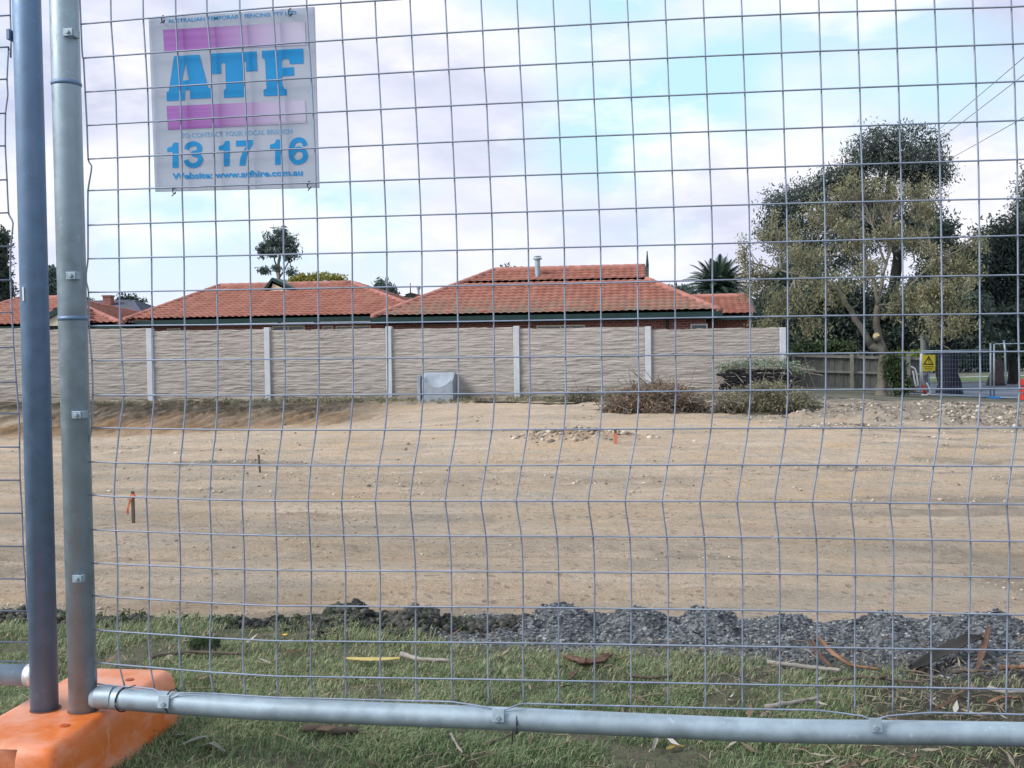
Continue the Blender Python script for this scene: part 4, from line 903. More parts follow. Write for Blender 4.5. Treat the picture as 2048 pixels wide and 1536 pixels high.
f=MB(); q=P(22,71,FY-.01); f.box((q[0],FY-.005,q[2]),(.006,.03,.018)); f.build('mesh_clip',M_STEELD,p2,bevel=.0006)
# ------------------------------------------------------------------ orange foot block
m=Mat('orange plastic',.42,0,.45)
n=m.noise(14,6,.65); n2=m.noise(5,5,.7,(1,1,2.5)); n3=m.noise(60,4,.6); n4=m.noise(9,4,.75,(3,3,.5))
c=m.ramp(n,[(.3,(.52,.12,.02)),(.7,(.64,.18,.045))]); c=m.mix(m.ramp(n2,[(.42,0.),(.62,.7)]),c,(.64,.36,.29)); c=m.mix(m.ramp(n4,[(.62,0.),(.72,.45)]),c,(.70,.48,.40)); c=m.mix(m.ramp(n3,[(.66,0.),(.74,.4)]),c,(.35,.09,.02))
m.col(c).rough(m.ramp(n2,[(.4,.36),(.7,.62)])); m.bump(n3,.12,.002); m.b.inputs['Subsurface Weight'].default_value=.35; m.b.inputs['Subsurface Radius'].default_value=(1,.25,.05); m.b.inputs['Subsurface Scale'].default_value=.03; M_ORANGE=m.m
fb=thing('plastic_block','worn orange plastic foot block with both steel fence posts standing in it','fence block')
z0,z1=.012,.150; xa,xb=-1.163,-.953; ya,yb=1.588,2.045; tp=.012; ch=.030
def ring(ins,z): return [(xa+ins,ya+ins,z),(xb-ins,ya+ins,z),(xb-ins,yb-ins,z),(xa+ins,yb-ins,z)]
def rring(ins,z,r=.013,n=5):
    o=[]
    for (cx,cy,a0) in ((xa+ins+r,ya+ins+r,180),(xb-ins-r,ya+ins+r,270),(xb-ins-r,yb-ins-r,0),(xa+ins+r,yb-ins-r,90)):
        for k in range(n): a=R_(a0+90*k/(n-1)); o.append((cx+r*math.cos(a),cy+r*math.sin(a),z))
    return o
lv=[(0,z0),(.001,z0+.03),(.003,z1-.040),(.006,z1-.018),(.010,z1-.008),(.016,z1-.002),(.022,z1),(.04,z1)]
mb=MB(); V=[];rn=20
for ins,z in lv: V+=rring(ins,z)
Fs=[(i*rn+j,i*rn+(j+1)%rn,(i+1)*rn+(j+1)%rn,(i+1)*rn+j) for i in range(len(lv)-1) for j in range(rn)]
Fs+=[tuple(range((len(lv)-1)*rn,len(lv)*rn)),tuple(reversed(range(rn)))]
mb.add(V,Fs); body=mb.build('body',M_ORANGE,fb,True)
# cut the hand hole in the near end with a boolean evaluated right here
cu=MB(); cu.box((-1.112,1.60,.086),(.175,.20,.118)); cuo=cu.build('cutter',M_ORANGE)
bo=body.modifiers.new('hole','BOOLEAN'); bo.object=cuo; bo.operation='DIFFERENCE'; bo.solver='EXACT'
dg=bpy.context.evaluated_depsgraph_get(); me2=bpy.data.meshes.new_from_object(body.evaluated_get(dg)); body.modifiers.clear(); body.data=me2; bpy.data.objects.remove(cuo)
for p in me2.polygons: p.use_smooth=True
me2.set_sharp_from_angle(angle=R_(40))
M_DIM=simple('dark orange recess',(.36,.06,.015),.6)
for (x,y) in ((-1.013,1.955),(-1.0,1.70)): f=MB(); f.tube([(x,y,z1-.001),(x,y,z1+.0015)],np.array([.009,.008]),14); f.build('plug_dimple',M_DIM,fb)
M_RIM=simple('grimy socket',(.17,.06,.03),.8)
for (x,y) in ((PB,FY),(PA-.002,FY)): f=MB(); f.tube([(x,y,z1-.002),(x,y,z1+.0012)],np.array([.0275,.0265]),20); f.build('socket_rim',M_RIM,fb)
# ------------------------------------------------------------------ hire sign wired behind the mesh
SY=FY+.010
sg=thing('hire_sign','white hire sign with blue lettering and pink bars, wired to the mesh at upper left','sign')
m=Mat('sign plastic',.45,0,.4); n=m.noise(9,4,.6,(1,1,.5)); m.col(m.ramp(n,[(.35,(.60,.64,.74)),(.6,(.68,.72,.81)),(.8,(.74,.76,.84))]))
tr=m.n('ShaderNodeBsdfTranslucent'); tr.inputs[0].default_value=(.60,.66,.78,1); mx=m.n('ShaderNodeMixShader'); mx.inputs[0].default_value=.55
m.t.links.new(m.b.outputs[0],mx.inputs[1]); m.t.links.new(tr.outputs[0],mx.inputs[2]); m.t.links.new(mx.outputs[0],m.t.nodes['Material Output'].inputs[0]); M_SIGN=m.m
def sp(px,py,off=0.): q=P(px,py,SY); return (q[0],SY+off,q[2])
crn=[sp(297,37),sp(628,13.5),sp(637.5,375),sp(310,383)]
f=MB(); f.prism(crn,(0,.005,0)); f.build('board',M_SIGN,sg)
z2p=lambda zx,zy:(280+zx/3.8395,zy/3.84)
M_BLUE=simple('sign blue',(.002,.235,.56),.5,0,.06,20); M_BLUE2=simple('faded sign blue',(.16,.36,.58),.5,0,.1,20); M_BLUE3=simple('very faded sign blue',(.34,.46,.62),.5,0,.1,20)
m=Mat('sign pink',.5); gr=m.attr('fade'); st=m.noise(3,4,.6,(.3,1,40)); m.col(m.mix(gr,m.ramp(st,[(.35,(.27,.10,.38)),(.65,(.34,.14,.44))]),(.46,.44,.60))); M_PINK=m.m
def flat(name,poly,mat,off=-.0007):
    f=MB(); f.prism([sp(*z2p(x,y),off) for x,y in poly],(0,.0006,0)); return f.build(name,mat,sg)
flat('letter',[(262,432),(354,426),(352,480),(322,620),(349,618),(365,668),(365,691),(345,692),(345,770),(205,776),(205,705),(222,700)],M_BLUE)
flat('letter',[(354,426),(456,420),(522,675),(548,678),(548,752),(386,760),(386,690),(365,691),(365,668),(349,618),(376,615),(352,480)],M_BLUE,-.0009)
flat('letter',[(535,412),(895,395),(902,545),(815,550),(815,482),(802,472),(790,480),(790,640),(803,680),(805,745),(645,752),(645,690),(660,680),(655,490),(640,480),(622,492),(624,565),(545,570)],M_BLUE)
flat('letter',[(935,390),(1252,372),(1256,488),(1150,492),(1146,462),(1128,452),(1100,455),(1088,475),(1090,522),(1180,515),(1184,580),(1090,585),(1092,640),(1105,680),(1126,686),(1128,732),(950,738),(950,690),(972,680),(960,460),(938,445)],M_BLUE)
def bar(q):
    n=24; V=[];fd=[]
    for off in (-.0007,-.0001):
        for i in range(n+1):
            t=i/n
            for (a,b) in ((q[0],q[1]),(q[3],q[2])): V.append(sp(*z2p(a[0]+(b[0]-a[0])*t,a[1]+(b[1]-a[1])*t),off)); fd.append(sstep(.2,1.0,t)*1.0)
    Fc=[(2*i,2*i+1,2*i+3,2*i+2) for i in range(n)]; k=2*(n+1); Fc+=[(k+2*i,k+2*i+2,k+2*i+3,k+2*i+1) for i in range(n)]
    fastmesh('colour_bar',np.array(V),np.array(Fc),M_PINK,sg,False,None,dict(fade=fd))
bar([(178,230),(1268,166),(1275,345),(187,398)]); bar([(205,815),(1268,770),(1278,945),(215,998)])
def text(s,x0,x1,yb0,yb1,h,mat,bold=0.,name='lettering'):
    cu=bpy.data.curves.new('t','FONT'); cu.body=s; cu.size=1; cu.offset=bold; cu.resolution_u=4
    to=bpy.data.objects.new('t',cu); COL.objects.link(to); dg=bpy.context.evaluated_depsgraph_get()
    me=bpy.data.meshes.new_from_object(to.evaluated_get(dg)); bpy.data.objects.remove(to)
    co=np.zeros(len(me.vertices)*3,np.float32); me.vertices.foreach_get('co',co); co=co.reshape(-1,3)
    a,b=co[:,0].min(),co[:,0].max(); H=.70; out=[]
    for c in co:
        t=(c[0]-a)/(b-a); out.append(sp(*z2p(x0+(x1-x0)*t+ (c[1]/H)*h*-.03,yb0+(yb1-yb0)*t-c[1]/H*h),-.0008))
    me.vertices.foreach_set('co',np.array(out,np.float32).ravel()); me.update()
    me.materials.clear(); o=link(name,me,mat,sg); return o
text('AUSTRALIAN TEMPORARY FENCING PTY LTD',215,1200,178,112,29,M_BLUE,.014)
text('TO CONTACT YOUR LOCAL BRANCH',312,1170,1060,1024,36,M_BLUE2,.014)
for (x,y) in ((210,1288),(604,1275),(998,1264)):
    flat('digit',[(x+50,y-192),(x+83,y-193),(x+84,y),(x+40,y+2),(x+40,y-125),(x,y-122),(x,y-152),(x+36,y-163)],M_BLUE)
def ribbon(path,w):
    Q=refine([(x,y,0) for x,y in path],5)[:,:2]; T=unit(np.gradient(Q,axis=0)); N=np.stack([-T[:,1],T[:,0]],1)*w/2; V=[];n=len(Q)
    for off in (-.0008,-.0002):
        for i,(q,nn) in enumerate(zip(Q,N)): V+=[sp(*z2p(*(q-nn)),off-i*6e-6),sp(*z2p(*(q+nn)),off-i*6e-6)]
    Fc=[(2*i,2*i+1,2*i+3,2*i+2) for i in range(n-1)]; fastmesh('digit',np.array(V),np.array(Fc+[tuple(2*n+k for k in f[::-1]) for f in Fc]),M_BLUE,sg)
ribbon([(358,1147),(368,1118),(412,1102),(450,1116),(458,1142),(444,1168),(404,1180),(446,1192),(466,1222),(450,1258),(410,1272),(368,1260),(354,1228)],36)
ribbon([(1270,1118),(1252,1082),(1216,1072),(1178,1092),(1160,1150),(1164,1212),(1190,1244),(1222,1246),(1258,1228),(1270,1194),(1256,1156),(1222,1142),(1186,1156),(1168,1186)],36)
flat('digit',[(737,1081),(866,1074),(866,1108),(838,1150),(815,1215),(808,1270),(764,1272),(772,1212),(792,1160),(818,1120),(737,1124)],M_BLUE)
text('Website: www.atfhire.com.au',250,1250,1376,1346,46,M_BLUE,.03)
for px,py in ((322,36),(577,22),(344,380),(615,369)):
    q=P(px,py,FY); f=MB(); a=np.linspace(.3,5.6,14); f.tube([(q[0]+.005*math.cos(t)+.002*t/5,FY-.004+.014*abs(math.sin(t*.5)),q[2]+.006*math.sin(t)) for t in a]+[(q[0]+.004,FY-.010,q[2]-.012)],.0009,5); f.build('wire_tie',M_TIE,sg)
# ------------------------------------------------------------------ pegs on the site
M_PEG=simple('weathered peg timber',(.09,.075,.06),.9,0,.3,20); M_RIB=simple('orange ribbon',(.75,.20,.10),.6,0,.1,10); M_PEGO=simple('faded orange paint',(.50,.16,.09),.8,0,.2,14)
def peg(name,label,px,pt,pb,w,ribbon=None,paint=False,lean=0):
    b=hit(px,pb); h=(pb-pt)*b[1]/F; t=thing(name,label,'peg'); f=MB(); w*=b[1]/F
    f.hexa([(b[0]-w/2,b[1]-w/2,b[2]-.1),(b[0]+w/2,b[1]-w/2,b[2]-.1),(b[0]+w/2,b[1]+w/2,b[2]-.1),(b[0]-w/2,b[1]+w/2,b[2]-.1)],[(b[0]-w/2+lean,b[1]-w/2,b[2]+h),(b[0]+w/2+lean,b[1]-w/2,b[2]+h-.01),(b[0]+w/2+lean,b[1]+w/2,b[2]+h),(b[0]-w/2+lean,b[1]+w/2,b[2]+h)]); f.build('stake',M_PEG,t)
    if paint:
        f=MB(); f.hexa([(b[0]-w*.6,b[1]-w*.6,b[2]),(b[0]+w*.6,b[1]-w*.6,b[2]),(b[0]+w*.6,b[1]+w*.6,b[2]),(b[0]-w*.6,b[1]+w*.6,b[2])],[(b[0]-w*.6+lean*.7,b[1]-w*.6,b[2]+h*.7),(b[0]+w*.6+lean*.7,b[1]-w*.6,b[2]+h*.7),(b[0]+w*.6+lean*.7,b[1]+w*.6,b[2]+h*.7),(b[0]-w*.6+lean*.7,b[1]+w*.6,b[2]+h*.7)]); f.build('painted_band',M_PEGO,t)
    if ribbon:
        f=MB(); k=b[1]/F; z=b[2]+h*.86; x=b[0]; y=b[1]-w*.6
        pts=[(0,0,.004),(-3,-.01,-8),(-7,.0,-17),(-9,-.01,-27),(-12,.005,-40)]
        V=[];
        for (dx,dy,dz) in pts: V+=[(x+dx*k-1.8*k,y+dy,z+dz*k),(x+dx*k+1.8*k,y+dy+.006,z+dz*k)]
        f.add(V,[(2*i,2*i+1,2*i+3,2*i+2) for i in range(len(pts)-1)]); f.box((x,y+w*.6,z),(w*1.5,w*1.5,.02)); f.build('ribbon',M_RIB,t)
peg('survey_peg','timber survey peg with a dangling orange ribbon, nearest peg at left',267,978,1046,5.5,True)
peg('steel_peg','thin dark peg without ribbon, leaning slightly, in the stony strip at left',521,908,945,3.6,lean=-.02)
peg('survey_peg','short orange-painted peg standing in the hump of spoil near the middle',1231,857,888,5.5,None,True)
# ------------------------------------------------------------------ far right: sign, pole, wires, far fence, barrier
M_WHT=simple('white painted steel',(.62,.66,.72),.5,0,.1,5); M_BLUP=simple('blue plastic',(.02,.16,.42),.5,0,.15,5); M_REDP=simple('red orange plastic',(.62,.045,.02),.5,0,.15,4)
M_YELL=simple('sign yellow',(.50,.42,.03),.55,0,.1,4); M_BLACK=simple('black paint',(.012,.012,.014),.5)
YW=41.0
wp=thing('warning_sign','yellow warning sign with a black triangle and exclamation mark, beside the white pole','warning sign')
f=MB(); a=P(1844.5,710,YW); b=P(1870.5,742,YW); f.prism([(a[0],YW,a[2]),(b[0],YW,a[2]),(b[0],YW,b[2]),(a[0],YW,b[2])],(0,.02,0)); f.build('board',M_YELL,wp)
def wq(px,py,o=-.006): q=P(px,py,YW); return (q[0],YW+o,q[2])
O=[(1857.6,711.3),(1867.2,729.9),(1846.4,729.2)]; I=[(1857.5,715.5),(1863.9,727.6),(1849.8,727.2)]
for k in range(3):
    f=MB(); f.prism([wq(*O[k]),wq(*O[(k+1)%3]),wq(*I[(k+1)%3]),wq(*I[k])],(0,.004,0)); f.build('triangle_edge',M_BLACK,wp)
f=MB(); f.prism([wq(1856.7,717.3),wq(1858.7,717.3),wq(1858.2,723),wq(1857.1,723)],(0,.004,0)); f.prism([wq(1857,724.2),wq(1858.4,724.2),wq(1858.4,726),wq(1857,726)],(0,.004,0)); f.build('exclamation_mark',M_BLACK,wp)
for (x0,x1,y) in ((1847.5,1867,733.4),(1848.8,1864,737.6)):
    f=MB(); n=5
    for k in range(n): f.prism([wq(x0+(x1-x0)*(k+.06)/n,y-.9),wq(x0+(x1-x0)*(k+.9)/n,y-.9),wq(x0+(x1-x0)*(k+.9)/n,y+.9),wq(x0+(x1-x0)*(k+.06)/n,y+.9)],(0,.004,0))
    f.build('text_line',simple('dark olive lettering',(.16,.14,.02),.6),wp)
f=MB(); q=P(1857,726,YW+.05); f.tube([(q[0],YW+.05,P(1857,712,YW)[2]),(q[0],YW+.05,gz(q[0],YW)-.2)],.02,8); f.build('stake',M_STEELD,wp)
f=MB(); t=P(1843,706,YW-.3); u=P(1846,770,YW-.3); b=P(1851,790,YW-.3); f.tube([t,P(1842,730,YW-.3),u],.035,8); lp=thing('leaning_pole','thin white pole with a red-orange foot, standing left of the yellow warning sign','pole'); f.build('shaft',M_WHT,lp,True)
f=MB(); f.tube([u,b],np.array([.05,.055]),8); f.build('foot',M_REDP,lp,True)
bc=thing('bent_rails','bundle of bent white metal rails leaning beside the foot of the warning sign','metal rails')
for pp in ([(1822,733),(1830,738),(1834,752),(1836,772)],[(1826,742),(1829,760),(1832,774)],[(1853,766),(1858,775),(1861,786),(1852,790),(1842,790)],[(1818,768),(1822,778)]):
    f=MB(); f.tube(refine([P(x,y,YW-.5) for x,y in pp],5),.03,7); f.build('rail',M_WHT,bc,True)
# far temporary fence with blue feet
def far_post(px,pt,pb,name='post',par=None,r=.024,Y=42.): a=P(px,pt,Y); b=P(px,pb,Y); f=MB(); f.tube([a,b],r*1.35,8); f.build(name,M_STEEL,par,True)
ff=thing('site_fence','distant temporary mesh fence on blue feet across the roadside, right of the warning sign','fence')
for px,pt,pb in ((1841,708,794),(1981,686,796),(1988,688,796)): far_post(px,pt,pb,par=ff)
Yf=42.
for x0,x1,yy in ((1843,1979,(789,794)),(1990,2100,(795,798)),(1843,1979,(702,700)),(1990,2100,(688,686))): f=MB(); f.tube([P(x0,yy[0],Yf),P(x1,yy[1],Yf)],.022,6); f.build('rail',M_STEEL,ff,True)
f=MB()
for k in range(1,24):
    x=1843+136*k/24; f.tube([P(x,702,Yf),P(x,791,Yf)],.0028,4)
for k in range(1,10):
    y=702+88*k/10; f.tube([P(1843,y,Yf),P(1979,y,Yf)],.0028,4)
f.build('wire_mesh',M_STEELD,ff)
for k,(px,py,lb) in enumerate(((1985,796,'blue plastic fence foot by the kerb under the paired far fence posts'),(1850,795,'blue plastic fence foot below the yellow warning sign'))):
    q=P(px,py,Yf); f=MB(); w=.46; zq=q[2]
    f.hexa([(q[0]-w/2,Yf-.35,zq-.10),(q[0]+w/2,Yf-.35,zq-.10),(q[0]+w/2,Yf+.35,zq-.10),(q[0]-w/2,Yf+.35,zq-.10)],[(q[0]-w/2+.05,Yf-.3,zq+.06),(q[0]+w/2-.05,Yf-.3,zq+.06),(q[0]+w/2-.05,Yf+.3,zq+.06),(q[0]-w/2+.05,Yf+.3,zq+.06)])
    o=f.build('plastic_block',M_BLUP,None,bevel=.02); tag(o,lb,'fence block',None)
fp2=thing('sign_post','slim grey steel street post on the far verge, right of the paired fence posts','post')
f=MB(); f.tube([P(2008,683,50),P(2010,700,50),P(2012,768,50)],.04,8); f.build('shaft',M_STEEL,fp2,True)
f=MB(); f.tube([P(2008,684,50),P(2008,681,50)],.055,8); f.build('cap',M_STEELD,fp2,True)
wb=thing('water_barrier','red-orange plastic traffic barrier segment cut off by the right edge of the picture','barrier')
Yb=39.; a=P(2041,758,Yb); b=P(2041,802,Yb); x0=a[0]; zz=np.linspace(a[2],b[2],6)
f=MB(); 
for k in range(3):
    zt=a[2]+(b[2]-a[2])*k/3; zb=a[2]+(b[2]-a[2])*(k+.82)/3
    f.hexa([(x0-.03,Yb-.25,zb),(x0+1.6,Yb-.25,zb),(x0+1.6,Yb+.25,zb),(x0-.03,Yb+.25,zb)],[(x0+.02,Yb-.2,zt),(x0+1.5,Yb-.2,zt),(x0+1.5,Yb+.2,zt),(x0+.02,Yb+.2,zt)])
f.box((x0+.8,Yb,(a[2]+b[2])/2),(1.3,.26,a[2]-b[2])); f.build('body',M_REDP,wb,bevel=.015)
# power pole and lines
YP=46.; pw=thing('power_pole','grey timber power pole rising into the yellowing tree behind the warning sign','power pole')
base=P(1852,790,YP); base[2]=gz(base[0],YP)-.2; tp=P(1845,600,YP)
f=MB(); f.tube([base,(base+tp)/2,tp],np.array([.17,.15,.12]),12); f.build('shaft',simple('grey pole timber',(.14,.15,.17),.9,0,.2,4,ms=(4,4,.3)),pw,True)
for k,(px0,py0,px1,py1) in enumerate(((1846,290,2048,105),(1848,302,2048,140),(1858,328,2048,225))):
    a=P(px0-60,py0+45,64.); b=P(px1,py1,30.); d=b-a; e=a+d*2.2; t=np.linspace(0,1,30)[:,None]; pts=a+(e-a)*t; pts[:,2]-= .5*(t*(1-t))[:,0]*4*.25
    f=MB(); f.tube(pts,.0095,5); o=f.build('power_line',M_TIE,None)
    tag(o,('upper of the three overhead wires running from the big gum out of the top right','middle of the three overhead wires at the right','lowest overhead wire at the right, well below the other two')[k],'overhead wire','overhead wires at the right')
# ------------------------------------------------------------------ stones, clods
def ico():
    bm=bmesh.new(); bmesh.ops.create_icosphere(bm,subdivisions=1,radius=1); V=np.array([v.co[:] for v in bm.verts]); Fc=np.array([[v.index for v in f.verts] for f in bm.faces]); bm.free(); return V,Fc
IV,IF=ico()
def rocks(name,pos,size,mat,seed,flat=.7):
    rg=np.random.default_rng(seed); n=len(pos); kinds=[]
    for k in range(8):
        r=1+.30*rg.normal(size=len(IV)).clip(-1.3,1.3)*.8; kinds.append(IV*r[:,None])
    K=np.array(kinds)[rg.integers(8,size=n)]
    K=K*np.stack([rg.uniform(.7,1.35,n),rg.uniform(.7,1.2,n),flat*rg.uniform(.7,1.2,n)],1)[:,None,:]
    a=rg.uniform(0,2*math.pi,n); ca,sa=np.cos(a)[:,None],np.sin(a)[:,None]
    X=K[:,:,0]*ca-K[:,:,1]*sa; Y=K[:,:,0]*sa+K[:,:,1]*ca
    V=np.stack([X,Y,K[:,:,2]],2)*np.asarray(size)[:,None,None]+np.asarray(pos)[:,None,:]
    Fc=(IF[None]+np.arange(n)[:,None,None]*len(IV)).reshape(-1,3)
    return fastmesh(name,V.reshape(-1,3),Fc,mat,None,False,np.repeat(rg.random(n),len(IV)))
def rockmat(name,a,b,c,d):
    m=Mat(name,.92,0,.2); n=m.noise(60,3,.6); x=m.ramp(m.attr('tint'),[(.0,a),(.4,b),(.82,c),(1,d)]); m.col(m.mix(m.ramp(n,[(.4,0.),(.7,.35)]),x,a)); return m.m
M_GRAV=rockmat('blue-grey gravel',(.042,.047,.056),(.10,.11,.127),(.18,.195,.215),(.36,.37,.38))
M_CLOD=rockmat('dark soil clods',(.018,.019,.02),(.045,.046,.045),(.085,.083,.078),(.13,.12,.11))
M_STONE=rockmat('pale stones',(.15,.125,.105),(.30,.25,.205),(.44,.375,.315),(.58,.52,.455))
rg=np.random.default_rng(31)
def scat(n,x0,x1,y0,y1,hf,dens,smin,smax,p=2.2,sink=.25):
    x=rg.uniform(x0,x1,n); y=rg.uniform(y0,y1,n); k=rg.random(n)<dens(x,y); x,y=x[k],y[k]
    s=smin+(smax-smin)*rg.random(len(x))**p; z=hf(x,y)+s*(.7-sink-.3); return np.stack([x,y,z],1),s
p,s=scat(40000,-1.1,1.9,2.40,3.2,lawn_h,lambda x,y:np.maximum(lawn_attr(x,y,0)['gravel']*.95,.10*sstep(2.42,2.7,y+.1*fbm(x*7,y*7,0,2,44))*sstep(-.7,-.2,x)),.0018,.0070,2.6)
tag(rocks('gravel',p,s,M_GRAV,1),kind='stuff')
p,s=scat(26000,-2.4,0.2,2.78,3.14,lawn_h,lambda x,y:sstep(.002,.022,ridge(x,y))*(1-sstep(-.7,-.4,x)),.002,.013,2.8)
x=rg.uniform(-2.4,-.35,5200); y=2.985+.035*rg.normal(size=5200)+.03*fbm(x*4,x*0,0,3,45); k=rg.random(5200)<np.clip(.35+1.6*fbm(x*5,x*0,0,3,46),.03,1); x,y=x[k],y[k]; s2=.002+.012*rg.random(len(x))**2.6; p2=np.stack([x,y,lawn_h(x,y)+s2*.3+.010*np.clip(fbm(x*5,x*0,0,3,46),0,1)*rg.random(len(x))],1)
p=np.concatenate([p,p2]); s=np.concatenate([s,s2])
tag(rocks('soil_clods',p,s,M_CLOD,2,.85),kind='stuff')
# stones over the earth: fine near, coarser where the rubble lies
def ed(x,y):
    a=earth_attr(x,y,0); return np.clip(.015+.95*a['gravel']**1.5,0,1)*(1-.9*a['topsoil'])
P1,S1=scat(30000,-3.2,1.6,3.5,9,earth_h,lambda x,y:ed(x,y)*.8,.002,.011,3.4)
P2,S2=scat(26000,-8,4,9,18,earth_h,lambda x,y:ed(x,y),.005,.025,3.6)
P3,S3=scat(26000,-17,10,18,29,earth_h,lambda x,y:ed(x,y)*.7,.010,.045,3.4)
P4,S4=scat(26000,2.0,10.5,23.0,28.4,earth_h,lambda x,y:sstep(.4,.9,earth_attr(x,y,0)['gravel'])*np.clip(.5+1.3*fbm(x*.9,y*1.4,0,3,62),.1,1),.012,.075,4.2,.55)
P5,S5=scat(1300,-2.7,.1,19.2,21.2,earth_h,lambda x,y:np.exp(-(((x+1.35)/.9)**2+((y-20.1)/.6)**2)),.015,.07,2.4)
tag(rocks('stones',np.concatenate([P1,P2,P3,P5]),np.concatenate([S1,S2,S3,S5]),M_STONE,3,.75),kind='stuff')
tag(rocks('rubble',P4,S4,rockmat('grey-brown rubble',(.07,.065,.06),(.20,.175,.15),(.36,.315,.265),(.60,.54,.465)),4,.65),kind='stuff')
# ------------------------------------------------------------------ grass
m=Mat('grass blades',.6,0,.25); c=m.ramp(m.attr('tint'),[(0,(.06,.11,.06)),(.35,(.145,.22,.105)),(.62,(.25,.325,.165)),(.82,(.36,.37,.23)),(1,(.50,.45,.31))]); m.col(c)
tr=m.n('ShaderNodeBsdfTranslucent'); m.t.links.new(c,tr.inputs[0]); mx=m.n('ShaderNodeMixShader'); mx.inputs[0].default_value=.25
m.t.links.new(m.b.outputs[0],mx.inputs[1]); m.t.links.new(tr.outputs[0],mx.inputs[2]); m.t.links.new(mx.outputs[0],m.t.nodes['Material Output'].inputs[0]); M_GRASS=m.m
def grass(n,x0,x1,y0,y1,seed,sc=1.):
    rg=np.random.default_rng(seed); x=rg.uniform(x0,x1,n);y=rg.uniform(y0,y1,n)
    cl=fbm(x*6,y*6,0,3,71); patch=fbm(x*1.6,y*2.2,0,3,72)
    e=sstep(2.62,2.82,y+.09*fbm(x*5,y*5,0,3,41)-.17*(1-sstep(-.8,-.4,x))); a=lawn_attr(x,y,0)
    bare=sstep(.0,.5,x-.15+.8*patch)*sstep(1.6,1.9,y)*.85        # thin, littered turf towards the right
    d=(1-e*.93)*(1-a['gravel']*.97)*(1-bare)*np.clip(.58+1.1*cl+.35*patch,.06,1)
    k=rg.random(n)<d; x,y,cl,patch=x[k],y[k],cl[k],patch[k]; n=len(x); z=lawn_h(x,y)
    far=np.clip((y-1.5)/1.4,0,1)
    h=sc*rg.uniform(.006,.025,n)*(1+.5*cl); az=rg.uniform(0,2*math.pi,n); lean=rg.uniform(.3,1.5,n); w=rg.uniform(.0006,.0014,n)
    dx,dy=np.cos(az)*lean,np.sin(az)*lean; sx,sy=-np.sin(az+.6),np.cos(az+.6); o=np.zeros(n)
    b=np.stack([x,y,z-.003],1); mid=b+np.stack([dx*h*.3,dy*h*.3,h*.62],1); tip=b+np.stack([dx*h*.85,dy*h*.85,h*(.98-.35*lean)+.003],1); s=np.stack([sx*w,sy*w,o],1)
    V=np.stack([b-s,b+s,mid+s*.8,mid-s*.8,tip],1).reshape(-1,3); base=np.arange(n)[:,None]*5
    Fc=np.concatenate([base+[0,1,2],base+[0,2,3],base+[3,2,4]],0)
    t=np.clip(.42+.30*patch+.22*cl+rg.normal(size=n)*.17,0,.8); dry=rg.random(n)<(.12+.24*sstep(2.0,2.7,y)); t=np.where(dry,rg.uniform(.78,1,n),t)
    return V,Fc,np.repeat(t,5)
V,Fc,t=grass(400000,-2.4,1.5,1.75,3.1,5)
tag(fastmesh('grass',V,Fc,M_GRASS,None,False,t),kind='stuff')
# tufts of weeds on the crest of the cut at left, and along the wall foot
V,Fc,t=leaves(np.array([[x,3.0+rg.uniform(-.08,.03),lawn_h(np.array([x]),np.array([2.97]))[0]+.01] for x in rg.uniform(-2.0,-.5,60)]),np.full(60,.014),9,(.02,.005),81,-.3)
tag(fastmesh('weeds',V,Fc,L_MID,None,False,t),kind='stuff')
xs=rg.uniform(-17,3,500); ys=rg.uniform(30.0,30.8,500); C=np.stack([xs,ys,earth_h(xs,ys)+.04],1)
V,Fc,t=leaves(C,np.full(500,.10),12,(.14,.02),82,-.4); tag(fastmesh('weeds',V,Fc,L_DRY,None,False,t),kind='stuff')
# leaf litter
m=Mat('dead leaves',.8,0,.2); m.col(m.ramp(m.attr('tint'),[(0,(.035,.026,.022)),(.35,(.10,.066,.045)),(.65,(.20,.15,.11)),(.9,(.30,.26,.21)),(1,(.44,.43,.42))])); M_LIT=m.m
n=3600; x=rg.uniform(-2,1.4,n); y=rg.uniform(1.8,2.85,n); k=rg.random(n)<(.09+.85*sstep(-.1,.6,x+.5*fbm(x*2.2,y*3,0,3,91))*(.35+.65*(1-sstep(2.0,2.5,y-.25*sstep(.3,.8,x))))); x,y=x[k],y[k]; n=len(x); z=lawn_h(x,y)+rg.uniform(.006,.022,n)
az=rg.uniform(0,6.28,n); L=(.010+.042*rg.random(n)**2.2)*.5; Wd=L*rg.uniform(.12,.34,n); tl=rg.uniform(-.5,.5,n); o=np.zeros(n)
d=np.stack([np.cos(az)*L,np.sin(az)*L,tl*L],1); s=np.stack([-np.sin(az)*Wd,np.cos(az)*Wd,rg.uniform(-.5,.5,n)*Wd],1); c=np.stack([x,y,z],1); up=np.stack([o,o,L*.25],1)
V=np.stack([c-d,c-d*.2+s+up*.5,c+d+up,c+d*.1-s+up*.3],1).reshape(-1,3)
tag(fastmesh('leaf_litter',V,np.arange(n*4).reshape(-1,4),M_LIT,None,False,np.repeat(rg.random(n),4)),kind='stuff')
